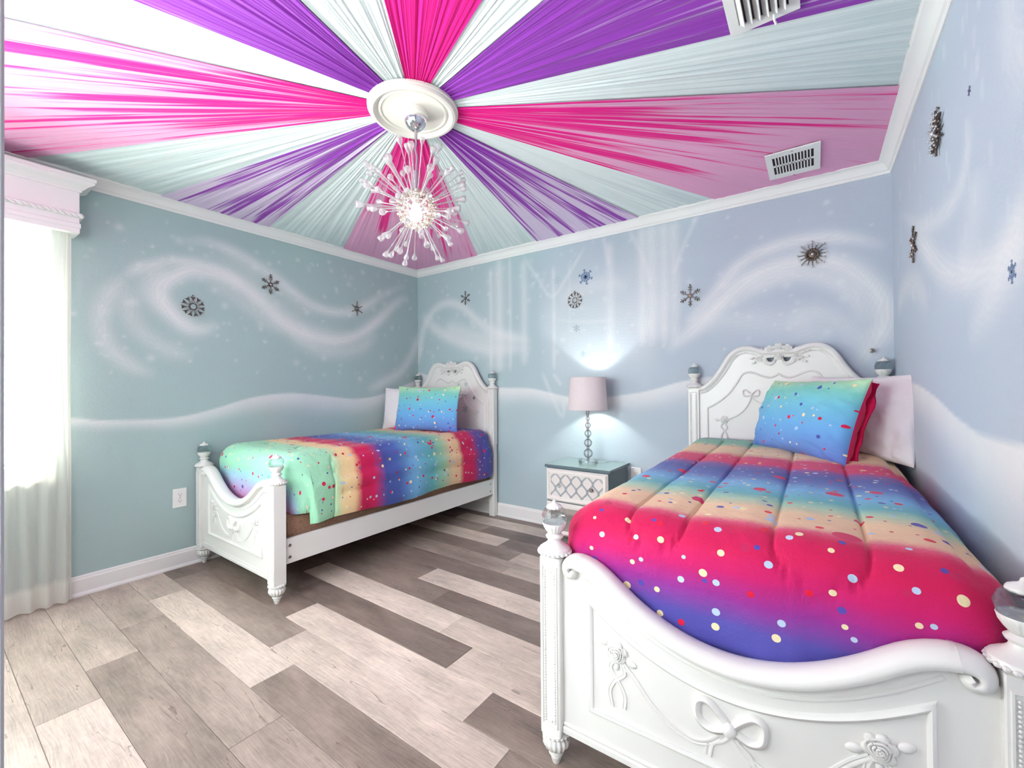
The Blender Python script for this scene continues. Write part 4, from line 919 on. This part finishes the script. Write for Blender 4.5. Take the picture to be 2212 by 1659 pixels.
DR = [(u, v, r, DC[k]) for u, v, r, k in [(-0.362,-1.852,0.012,2),(-0.368,-1.891,0.0064,0),(-0.38,-1.923,0.0052,5),(-0.345,-1.97,0.0084,1),(-0.376,-2.017,0.0061,5),(-0.366,-2.047,0.0073,0),(-0.28,-1.906,0.0084,5),(-0.244,-1.957,0.0074,1),(-0.257,-1.967,0.0062,4),(-0.204,-1.896,0.0058,0),(-0.185,-1.904,0.008,4),(-0.175,-1.951,0.0091,5),(-0.266,-1.826,0.0066,1),(-0.14,-1.838,0.0098,1),(-0.036,-1.887,0.0095,1),(-0.071,-1.866,0.0076,4),(-0.078,-1.793,0.0088,5),(-0.021,-1.956,0.0087,5),(-0.111,-1.986,0.0055,1),(-0.25,-2.03,0.007,5),(-0.225,-2.018,0.0063,1),(0.033,-1.93,0.012,2),(0.059,-1.923,0.0071,0),(0.071,-1.854,0.0102,4),(0.079,-1.758,0.0147,1),(0.085,-1.961,0.0093,1),(-0.062,-2.017,0.0103,5),(-0.058,-2.037,0.0061,0),(-0.031,-2.035,0.0085,1),(-0.118,-2.048,0.0087,1),(-0.226,-2.085,0.0083,0),(-0.268,-2.103,0.0109,5),(-0.182,-2.092,0.0078,5),(-0.276,-2.126,0.0081,4),(0.047,-2.043,0.008,4),(-0.033,-2.113,0.0098,1),(-0.035,-2.152,0.0098,5),(-0.119,-2.165,0.0085,4),(-0.175,-2.157,0.0089,5),(0.111,-2.096,0.0087,1),(0.1,-2.135,0.0097,5),(0.126,-1.878,0.0081,1),(0.146,-1.86,0.0087,5),(0.242,-1.816,0.0295,3),(0.231,-1.866,0.0075,0),(0.209,-1.899,0.0068,5),(0.246,-1.954,0.0088,1),(0.21,-1.997,0.0076,5),(0.166,-2.01,0.0081,4),(0.226,-2.033,0.0083,0),(0.231,-2.069,0.0063,5),(0.247,-2.093,0.0063,1),(0.188,-1.778,0.0096,4),(0.277,-1.643,0.012,4),(0.294,-1.743,0.0071,1),(0.326,-1.912,0.0088,5),(0.35,-1.955,0.0072,1),(0.352,-1.84,0.0065,1),(0.399,-1.9,0.0065,0),(0.416,-1.907,0.0095,2),(0.335,-1.963,0.0066,2),(0.422,-1.955,0.0114,5),(0.352,-2.025,0.0065,5),(0.374,-2.02,0.0059,1),(0.335,-2.097,0.0098,5),(0.491,-1.779,0.014,1),(0.4,-1.752,0.0111,4),(0.438,-1.717,0.012,0),(0.438,-1.641,0.014,1),(0.516,-1.97,0.0085,0),(0.399,-1.63,0.0159,0),(0.501,-1.631,0.014,5),(-0.058,-1.713,0.0107,0),(-0.135,-1.645,0.0205,3),(0.021,-1.434,0.0204,3),(0.065,-1.166,0.0226,3),(0.232,-1.37,0.0253,3),(0.344,-1.294,0.0178,3),(0.067,-1.7,0.0097,4),(0.065,-1.621,0.0089,0),(-0.015,-1.706,0.0097,1),(-0.189,-1.737,0.0082,5),(-0.233,-1.741,0.0063,4),(-0.199,-1.74,0.0068,0),(-0.284,-1.218,0.026,3),(-0.376,-1.433,0.0163,3),(-0.352,-1.734,0.0087,4),(-0.342,-1.675,0.0079,0),(-0.148,-1.552,0.0094,4),(-0.139,-1.384,0.0113,4),(0.345,-1.425,0.0094,0),(0.316,-1.382,0.008,4),(0.114,-1.555,0.0073,4),(0.386,-1.406,0.0106,4),(-0.238,-1.641,0.0089,0)]]
ML = rainbow('rainbow_comforter_fabric_left', stopsL, -2.4, 0, 3)
MR = rainbow('rainbow_comforter_fabric_right', stopsR, -2.5, 0, 8, DR)
def hemL(x, y, nx, ny):
    if ny < -.3 and nx < .5: return .455
    if nx > .5: return .455 if y < -1.80 else .385+.012*math.sin(y*7)
    return .46
def outL(x, y, nx, ny, t, z):
    if nx > .5:
        k = 1/(1+math.exp(-(y+1.835-.06*t)/.006)); return .030*k*min(1, t*4)
    return -.01*t
comforter('comforter', .54, .045, 1.05, -1.905, -.08, .782, .10, hemL, outL, serp([-.30, -.10, .10, .30, .48, .60, .71], -.30, -1.60, 0), ML, 'rainbow dotted comforter with mint green foot end on the left bed')
def hemR(x, y, nx, ny):
    if ny < -.5: return .47
    return .40 if nx < 0 else .42
def outR(x, y, nx, ny, t, z):
    if ny < -.6: return -.012*t
    return .01*t if nx < 0 else 0
sagR = lambda x, y: .030*np.clip((y+1.2)/1.0, 0, 1)-.012*np.clip((-1.3-y)/.5, 0, 1)
comforter('comforter', 3.26, 2.765, 3.77, -1.945, -.08, .80, .11, hemR, outR, serp([-.45, -.275, -.12, .09, .28, .455], -.30, -1.90, 1), MR, 'rainbow dotted comforter with crimson foot end on the right foreground bed', sagR)

# ------------------------------------------------------------------ pillows
def pillow(name, w_, h_, t_, mat, mat_back, label, seed, cat='pillow', wr=1.0, flange=0):
    nu, nv = 72, 56; r_ = np.random.default_rng(seed); o3 = Vector(r_.uniform(-9, 9, 3)); V = []; UV = []; F = []; FM = []
    for side in (1, -1):
        base = len(V)
        for i in range(nu+1):
            for j in range(nv+1):
                u = -1+2*i/nu; v = -1+2*j/nv; u = math.copysign(abs(math.sin(u*PI/2)), u); v = math.copysign(abs(math.sin(v*PI/2)), v)
                th = max(0, (1-abs(u)**2.6))**.5*max(0, (1-abs(v)**2.6))**.5
                x = u*w_/2*(1-.055*(1-u*u)*0-.05*(1-abs(v)**2)*(abs(u)**3)*-0); z = v*h_/2
                x *= 1-.07*(1-v*v)*0-.06*(abs(u)**4)*(1-v*v); z *= 1-.09*(abs(v)**4)*(1-u*u)
                e = 1-th
                nn = noise.noise(Vector((u*2.2, v*2.2, side*3))+o3)*.018+noise.noise(Vector((u*6+v*2, v*3.5, side*5))+o3)*.010*wr*(.3+e)+abs(noise.noise(Vector((u*9+v*3, v*5-u*3, side*2))+o3))*.007*wr*(.15+e*1.2)
                y = -side*(t_/2*th+(nn*min(1, th*1.8)))
                V.append((x, y, z+h_/2)); UV.append((x, z+h_/2))
        for i in range(nu):
            for j in range(nv):
                a = base+i*(nv+1)+j; q = (a, a+nv+1, a+nv+2, a+1); F.append(q if side > 0 else q[::-1]); FM.append(0 if side > 0 else 1)
    me = bpy.data.meshes.new(name); me.from_pydata(V, [], F); ul = me.uv_layers.new(name='UVMap')
    li = np.empty(len(me.loops), np.int32); me.loops.foreach_get('vertex_index', li); ul.data.foreach_set('uv', np.array(UV, np.float32)[li].reshape(-1))
    me.materials.append(mat); me.materials.append(mat_back); me.polygons.foreach_set('material_index', FM)
    bm = bmesh.new(); bm.from_mesh(me); bmesh.ops.remove_doubles(bm, verts=bm.verts, dist=1e-5); bm.to_mesh(me); bm.free(); fix(me, 180, False)
    o = link(name, me); tag(o, label, cat); return o
def put(o, loc, yaw, lean, roll=0):
    o.matrix_world = Matrix.Translation(loc) @ Matrix.Rotation(yaw, 4, 'Z') @ Matrix.Rotation(-lean, 4, 'X') @ Matrix.Rotation(roll, 4, 'Y')
M['sham_back'] = fabric('hot_pink_cotton', '#d40a52')
shamst = [(0,'#5a66b8'),(.05,'#6488cc'),(.16,'#6aa8dc'),(.26,'#72bcd4'),(.34,'#7cc4b8'),(.40,'#b4d8b0'),(.5,'#b4d8b0')]
MS1 = rainbow('sham_fabric_left', shamst, 0, .5, 21, None, 1, .75, .004); MS2 = rainbow('sham_fabric_right', shamst, 0, .5, 31, None, 1, .75, .004)
ZL = .785
o = pillow('pillow', .60, .40, .13, M['pillow_white'], M['pillow_white'], 'plain white pillow behind the dotted one on the left bed', 1, wr=.6); put(o, (.33, -.425, ZL-.01), .25, .14)
o = pillow('pillow', .645, .415, .12, MS1, M['sham_back'], 'dotted blue and mint pillow standing on the left bed', 2, wr=.6); put(o, (.648, -.525, ZL-.005), .245, .20)
o = pillow('pillow', .64, .43, .16, M['pillow_white'], M['pillow_white'], 'large plain white pillow at the wall behind the dotted one on the right bed', 3, wr=2.2); put(o, (3.575, -.36, .80), -.82, .22)
o = pillow('pillow', .62, .42, .21, MS2, M['sham_back'], 'dotted sky blue pillow with pink back on the right bed', 4, wr=2.0); put(o, (3.345, -.52, .80), -.86, .34)

P = []
for i in range(15):
    z = .015+.40*i/14; w_ = .010+.006*math.sin(i*.8)+.003*math.sin(i*1.9); k = math.sin(PI*i/14)
    P.append([(.262-.03*k, .075*k*.6+.010, z), (.276-.012*k, .060+.004*math.sin(i*1.7), z), (.280+w_, .056+.004*math.sin(i*1.3+1), z)])
fl = MB().grid(P).grid([[(a, b+.004, c) for a, b, c in r] for r in P][::-1]).build('pillow_flap', M['sham_back'], o, 180)
# ------------------------------------------------------------------ nightstand
ns = empty('nightstand', (2.045, -.205, 0)); tag(ns, 'slate blue nightstand with white lattice drawers between the beds', 'nightstand')
SL = M['slate']; hx, hy = .245, .175
MB().box(-hx, -hy, .085, hx, hy, .575, .003).build('cabinet_body', SL, ns)
MB().box(-hx-.014, -hy-.016, .575, hx+.014, hy+.012, .592, .004).build('top_board', SL, ns)
t = NT('tinted_glass_top'); M['glass_top'] = t.done(t.pbr(hexc('#8ba19f'), .06, 0, 1.0))
MB().box(-hx-.012, -hy-.014, .592, hx+.012, hy+.010, .597, .001).build('glass_top', M['glass_top'], ns)
for sx in (-1, 1):
    for sy in (-1, 1):
        x, y = sx*(hx-.03), sy*(hy-.03)
        MB().add([(x-.03,y-.025,.087),(x+.03,y-.025,.087),(x+.03,y+.025,.087),(x-.03,y+.025,.087),(x-.018+sx*.008,y-.018,0),(x+.018+sx*.008,y-.018,0),(x+.018+sx*.008,y+.018,0),(x-.018+sx*.008,y+.018,0)],
             [(0,1,2,3),(4,7,6,5),(0,4,5,1),(1,5,6,2),(2,6,7,3),(3,7,4,0)]).build('leg', SL, ns, 20)
def lattice(b, x0, x1, z0, z1, y, r):
    """ogee trellis lines"""
    p = .0845; amp = .0265; per = .120
    n = int((x1-x0)/p)+2
    for i in range(-1, n+1):
        for sg in (-1, 1):
            for off, rr in ((0, r),(.0065, r*.8), (-.0065, r*.8)):
                pts = []
                for k in range(0, 61):
                    z = z0+(z1-z0)*k/60; ph = 2*PI*(z-z0)/per; x = x0+i*p+sg*(p/2-.0)*.5*(1-math.cos(ph))*1.0+sg*off*1.0
                    pts.append((x, y, z))
                run = []
                for q in pts:
                    if x0+.001 < q[0] < x1-.001: run.append(q)
                    else:
                        if len(run) > 2: b.tube(run, rr, 4)
                        run = []
                if len(run) > 2: b.tube(run, rr, 4)
M['inlay'] = simple('inlay_panel', '#e4dad6', .25, 0, .6); M['lat'] = simple('lattice_teal', '#7590a0', .4)
for (z0, z1, nm, up) in ((.335, .568, 'drawer', True), (.090, .325, 'drawer', False)):
    yf = -hy-.006
    d = MB().box(-hx+.004, yf-.010, z0, hx-.004, yf+.006, z1, .002).build(nm, M['cabinet_white'], ns)
    tag(d, 'drawer with slate blue lattice inlay' if up else 'lower drawer with mirrored inlay')
    X, za, zb = hx-.034, z0+.030, z1-.030
    MB().sweep([(-X,za),(-X,zb),(X,zb),(X,za)], [(-.006,yf-.009),(-.004,yf-.014),(.002,yf-.014),(.006,yf-.022),(.016,yf-.024),(.022,yf-.018),(.026,yf-.010)], True).build('drawer_frame', M['cabinet_white'], d, 30)
    if up:
        MB().box(-X+.002, yf-.0115, za+.002, X-.002, yf-.009, zb-.002).build('inlay', M['inlay'], d)
        lb = MB(); lattice(lb, -X+.004, X-.004, za+.003, zb-.003, yf-.0120, .0014); lb.build('lattice', M['lat'], d, 60)
        for sx in (-1, 1):
            MB().lathe([(.010,0),(.006,.004),(.005,.010),(.011,.016),(.0135,.022),(.011,.027),(.001,.029)], (sx*.125, yf-.011, (z0+z1)/2), 10, axis='y').build('knob', M['lamp_glass'] if sx < 0 else M['steel'], d)
    else:
        MB().box(-X+.002, yf-.0115, za+.002, X-.002, yf-.009, zb-.002).build('inlay', M['mirror'], d)

# ------------------------------------------------------------------ table lamp
lp = empty('table_lamp', (2.05, -.20, .5975)); tag(lp, 'table lamp with stacked clear glass balls and pale drum shade', 'lamp')
LG = M['lamp_glass']
MB().lathe([(.001,0),(.068,0),(.070,.003),(.070,.021),(.068,.024),(.001,.024)], seg=48).build('base', LG, lp)
z = .024; balls = [(.034,), (.030,), (.026,), (.021,), (.016,)]
MB().tube([(0, 0, .004), (0, 0, .46)], .0045, 10).build('stem', M['chrome'], lp)
for (r,) in balls:
    MB().lathe([(.001,z),(.012,z),(.0135,z+.004),(.010,z+.008),(.0125,z+.012),(.009,z+.016),(.001,z+.016)], seg=18).build('collar', M['chrome'], lp, 60); z += .015
    MB().ell((0, 0, z+r), r, 32, 20).build('glass_ball', LG, lp, 180); z += 2*r-.001
MB().lathe([(.001,z),(.010,z),(.012,z+.010),(.014,z+.03),(.014,z+.06),(.001,z+.06)], seg=18).build('lamp_socket', M['chrome'], lp)
def shade_mat():
    t = NT('linen_lampshade'); tc = t.n('ShaderNodeTexCoord').outputs['Object']
    wv = t.noise(t.mapping(tc, (1, 1, 22)), 45, 2); wh = t.noise(t.mapping(tc, (6, 6, .6)), 45, 2); k = t.math('MULTIPLY', t.math('ADD', wv, wh), .5)
    df = t.n('ShaderNodeBsdfDiffuse'); tl = t.n('ShaderNodeBsdfTranslucent'); c = t.mix(k, hexc('#cdbfc2'), hexc('#e9dfe0')); t.L(c, df.inputs[0]); t.L(c, tl.inputs[0])
    m = t.n('ShaderNodeMixShader'); m.inputs[0].default_value = .10; t.L(df.outputs[0], m.inputs[1]); t.L(tl.outputs[0], m.inputs[2]); return t.done(m.outputs[0])
M['shade'] = shade_mat()
zs0, zs1 = .400, .640
MB().grid([[(r*math.cos(a), r*math.sin(a), z_) for a in np.linspace(0, 2*PI, 65)[:-1]] for r, z_ in ((.146, zs0), (.131, zs1), (.129, zs1), (.144, zs0))], True, True).build('lamp_shade', M['shade'], lp, 60)
MB().tube([(.1455*math.cos(a), .1455*math.sin(a), zs0) for a in np.linspace(0, 2*PI, 49)], .002, 5).tube([(.1305*math.cos(a), .1305*math.sin(a), zs1) for a in np.linspace(0, 2*PI, 49)], .002, 5).build('shade_trim', M['shade'], lp)
sp_ = MB()
for k in range(3): a = k*2*PI/3; sp_.tube([(0, 0, zs1-.02), (.13*math.cos(a), .13*math.sin(a), zs1-.006)], .0015, 5)
sp_.build('shade_spider', M['chrome'], lp)
MB().ell((0, 0, .545), (.024, .024, .034), 16, 12).build('bulb', M['bulb_cool'], lp, 180)
MB().tube(cr([(.07, .02, .003), (.11, .06, .003), (.12, .13, .003), (.16, .17, .003)], 6), .002, 5).build('cord', M['lamp_glass'], lp)

# ------------------------------------------------------------------ outlets
def outlet(loc, rz, label):
    e = empty('wall_outlet', loc, rz); tag(e, label, 'outlet')
    MB().box(-.038, -.006, -.062, .038, 0, .062, .002).build('cover_plate', M['plastic'], e)
    for s_ in (-1, 1):
        f = MB().lathe([(.001,0),(.0165,0),(.0168,.002),(.001,.002)], (0, -.006, s_*.021), 20, axis='y').build('socket_face', M['plastic'], e)
        MB().box(-.008, -.0087, s_*.021-.002, -.0062, -.0075, s_*.021+.008).box(.0062, -.0087, s_*.021-.001, .008, -.0075, s_*.021+.007).ell((0, -.0080, s_*.021-.008), (.0028, .0008, .0028), 8, 4).build('slot', M['slot'], f)
    MB().ell((0, -.0062, 0), (.003, .0012, .003), 8, 4).build('screw', M['steel'], e)
outlet((0, -2.098, .455), PI/2, 'white wall outlet on the left wall before the left bed')
outlet((2.345, 0, .50), 0, 'white wall outlet on the back wall right of the nightstand')

# ------------------------------------------------------------------ snowflakes
def star_lines(r, kind):
    b = MB(); gm = []
    if kind == 'branch':
        for k in range(6):
            a = k*PI/3+PI/2; d = Vector((math.cos(a), 0, math.sin(a))); b.tube([(0,-.006,0), d*r+Vector((0,-.006,0))], r*.042, 6)
            for f_ in (.50, .74):
                for s_ in (-1, 1):
                    a2 = a+s_*.85; b.tube([d*r*f_+Vector((0,-.006,0)), d*r*f_+Vector((math.cos(a2), 0, math.sin(a2)))*r*.24+Vector((0,-.006,0))], r*.038, 5)
            b.ell(d*r+Vector((0,-.006,0)), (r*.07,)*3, 8, 6); gm.append((d*r*.55, r*.075)); gm.append((d*r*.98, r*.05))
        gm.append((Vector((0,0,0)), r*.13)); b.lathe([(.001,0),(r*.24,0),(r*.24,.006),(.001,.006)], (0,-.002,0), 12, axis='y')
    elif kind == 'wheel':
        n = 11
        b.tube([(r*.30*math.cos(t), -.005, r*.30*math.sin(t)) for t in np.linspace(0, 2*PI, 34)], r*.035, 5, False)
        for k in range(n):
            a = 2*PI*k/n+PI/2; d = Vector((math.cos(a), 0, math.sin(a))); pr = Vector((-d.z, 0, d.x)); o_ = Vector((0, -.005, 0))
            b.tube([d*r*.3+o_, d*r*.72+o_], r*.035, 5)
            q = [d*r*.62, d*r*.98+pr*r*.20, d*r*.90, d*r*.98-pr*r*.20]
            b.add([p_+Vector((0,-.003,0)) for p_ in q]+[p_+Vector((0,-.008,0)) for p_ in q], [(0,1,2,3),(4,7,6,5),(0,4,5,1),(1,5,6,2),(2,6,7,3),(3,7,4,0)])
            gm.append((d*r*.46, r*.085))
    elif kind == 'burst':
        n = 16
        for k in range(n):
            a = 2*PI*k/n+PI/2; d = Vector((math.cos(a), 0, math.sin(a))); R_ = r*(1 if k % 2 == 0 else .88)*(1.1 if k % 4 == 2 else 1); b.tube([(0,-.010,0), d*R_+Vector((0,-.014,0))], r*.035, 5)
            b.ell(d*r*.42+Vector((0,-.012,0)), (r*.12, .004, r*.12), 8, 5); gm.append((d*R_+Vector((0,-.008,0)), r*.085))
        b.lathe([(.001,0),(r*.3,0),(r*.25,.010),(.001,.013)], (0,-.004,0), 14, axis='y'); gm.append((Vector((0,-.010,0)), r*.12))
    elif kind == 'spoke':
        for k in range(6):
            a = k*PI/3+PI/2; d = Vector((math.cos(a), 0, math.sin(a))); b.tube([(0,-.006,0), d*r+Vector((0,-.006,0))], r*.05, 6); gm.append((d*r*.96, r*.09))
            a2 = a+PI/6; d2 = Vector((math.cos(a2), 0, math.sin(a2))); b.tube([(0,-.006,0), d2*r*.55+Vector((0,-.006,0))], [r*.07, r*.02], 5)
        b.lathe([(.001,0),(r*.2,0),(r*.2,.006),(.001,.006)], (0,-.002,0), 10, axis='y'); gm.append((Vector((0,0,0)), r*.13))
    elif kind == 'dense':
        for k in range(12):
            a = k*PI/6+PI/2; d = Vector((math.cos(a), 0, math.sin(a))); R_ = r*(1 if k % 2 == 0 else .8); b.tube([(0,-.010,0), d*R_+Vector((0,-.010,0))], r*.05, 5)
            for f_ in (.4, .65, .92): gm.append((d*R_*f_+Vector((0,-.010,0)), r*.055))
            b.ell(d*R_*.6+Vector((0,-.010,0)), (r*.11, .006, r*.11), 8, 5)
        gm.append((Vector((0,-.01,0)), r*.14))
    return b, gm
def ornament(kind, r, loc, rz, label):
    e = empty('snowflake_ornament', loc, rz); tag(e, label, 'ornament', 'jewelled metal snowflakes on the walls')
    b, gm = star_lines(r, kind); b.build('flake_frame', M['dark_metal'], e, 50); g = MB()
    for p_, rr in gm: g.ell(Vector(p_)+Vector((0, -.009, 0)), (rr, rr*.75, rr), 8, 6)
    tag(g.build('gems', M['gem'], e, 20), kind='stuff')
    MB().tube([(r*.03, -.006, r*.97), (r*.07, -.006, r*1.08), (0, -.006, r*1.16), (-r*.07, -.006, r*1.08), (-r*.03, -.006, r*.97)], r*.025, 5).tube([(0, 0, r*1.1), (0, -.008, r*1.1)], r*.04, 6).build('hanging_loop', M['dark_metal'], e)
LW, RW = PI/2, -PI/2
ornament('wheel', .068, (0, -2.022, 1.732), LW, 'wheel shaped bronze snowflake in the left wall swirl, nearest the window')
ornament('branch', .070, (0, -1.514, 1.977), LW, 'branched bronze snowflake at the top middle of the left wall')
ornament('spoke', .062, (0, -.747, 1.90), LW, 'small spoked bronze snowflake on the left wall nearest the corner')
ornament('branch', .062, (.674, 0, 2.036), 0, 'small bronze snowflake on the back wall above the left bed')
ornament('wheel', .066, (1.852, 0, 1.871), 0, 'pale wheel shaped snowflake on the back wall above the lamp')
ornament('branch', .070, (2.739, 0, 1.793), 0, 'branched snowflake on the back wall left of the big starburst')
ornament('burst', .072, (3.436, 0, 1.95), 0, 'large starburst snowflake on the back wall above the right headboard')
ornament('dense', .078, (W, -1.106, 2.030), RW, 'thick bead covered snowflake highest on the right wall')
ornament('branch', .072, (W, -.634, 1.770), RW, 'bronze snowflake on the right wall nearest the back corner')
def decal(r, loc, rz, col, kind, label, rot=0):
    loops = []
    e = MB()
    def bar(p0, p1, w_):
        a, c = Vector((p0[0], p0[1])), Vector((p1[0], p1[1])); d = (c-a).normalized(); n_ = Vector((-d.y, d.x))*w_/2
        q = [a-n_, c-n_, c+n_, a+n_]; e.add([(v_.x, -.0003, v_.y) for v_ in q]+[(v_.x, -.0012, v_.y) for v_ in q], [(0,3,2,1),(4,5,6,7),(0,1,5,4),(1,2,6,5),(2,3,7,6),(3,0,4,7)])
    for k in range(6):
        a = k*PI/3+PI/2+rot; d = (math.cos(a), math.sin(a)); bar((0, 0), (d[0]*r, d[1]*r), r*.08)
        for f_ in ((.45, .75) if kind else (.6,)):
            for s_ in (-1, 1):
                a2 = a+s_*.8; bar((d[0]*r*f_, d[1]*r*f_), (d[0]*r*f_+math.cos(a2)*r*.26, d[1]*r*f_+math.sin(a2)*r*.26), r*.07)
        a3 = a+PI/6; 
        if kind == 2: bar((0, 0), (math.cos(a3)*r*.6, math.sin(a3)*r*.6), r*.13)
        if kind == 0: e.ell((d[0]*r*.85, -.0008, d[1]*r*.85), (r*.12, .0006, r*.12), 6, 4)
    o = e.build('snowflake_sticker', simple('sticker_vinyl', col, .5)); o.location = loc; o.rotation_euler = (0, 0, rz)
    tag(o, label, 'sticker', 'flat snowflake stickers'); return o
decal(.066, (1.947, 0, 2.048), 0, '#58749a', 2, 'blue spiky snowflake sticker high on the back wall above the lamp', .2)
decal(.030, (1.861, 0, 1.643), 0, '#7f9aa8', 1, 'small grey blue snowflake sticker below the pale wheel snowflake')
decal(.024, (1.921, 0, 1.43), 0, '#93abc4', 0, 'tiny snowflake sticker on the back wall just above the lamp')
decal(.036, (1.69, 0, 2.061), 0, '#a6bcbf', 1, 'faded snowflake sticker left of the blue spiky one', .3)
decal(.027, (W, -1.744, 1.415), RW, '#7d8fb0', 2, 'blue snowflake sticker at the right edge of the right wall')
decal(.014, (W, -1.452, 1.98), RW, '#6a5f8c', 1, 'small dark violet snowflake sticker high on the right wall')
for (x, z, r, c, k, lb) in ((.630,1.192,.022,'#4f979c',0,'teal snowflake sticker at the pillow corner on the left headboard'),(.722,1.200,.022,'#5aa0a4',0,'teal snowflake sticker topmost on the left headboard'),(.822,1.070,.020,'#5d7178',2,'dark grey star snowflake sticker on the left headboard'),(.712,.963,.034,'#4f979c',1,'largest teal snowflake sticker low on the left headboard')):
    decal(r, (x, -.0592, z), 0, c, k, lb)
e = MB().lathe([(.001,0),(.007,0),(.007,.02),(.012,.022),(.012,.028),(.001,.030)], (0, 0, 0), 14, axis='y').build('wall_hook', M['steel']); e.location = (3.703, 0, 1.358); tag(e, 'small round metal hook on the back wall above the right bed post', 'hook')
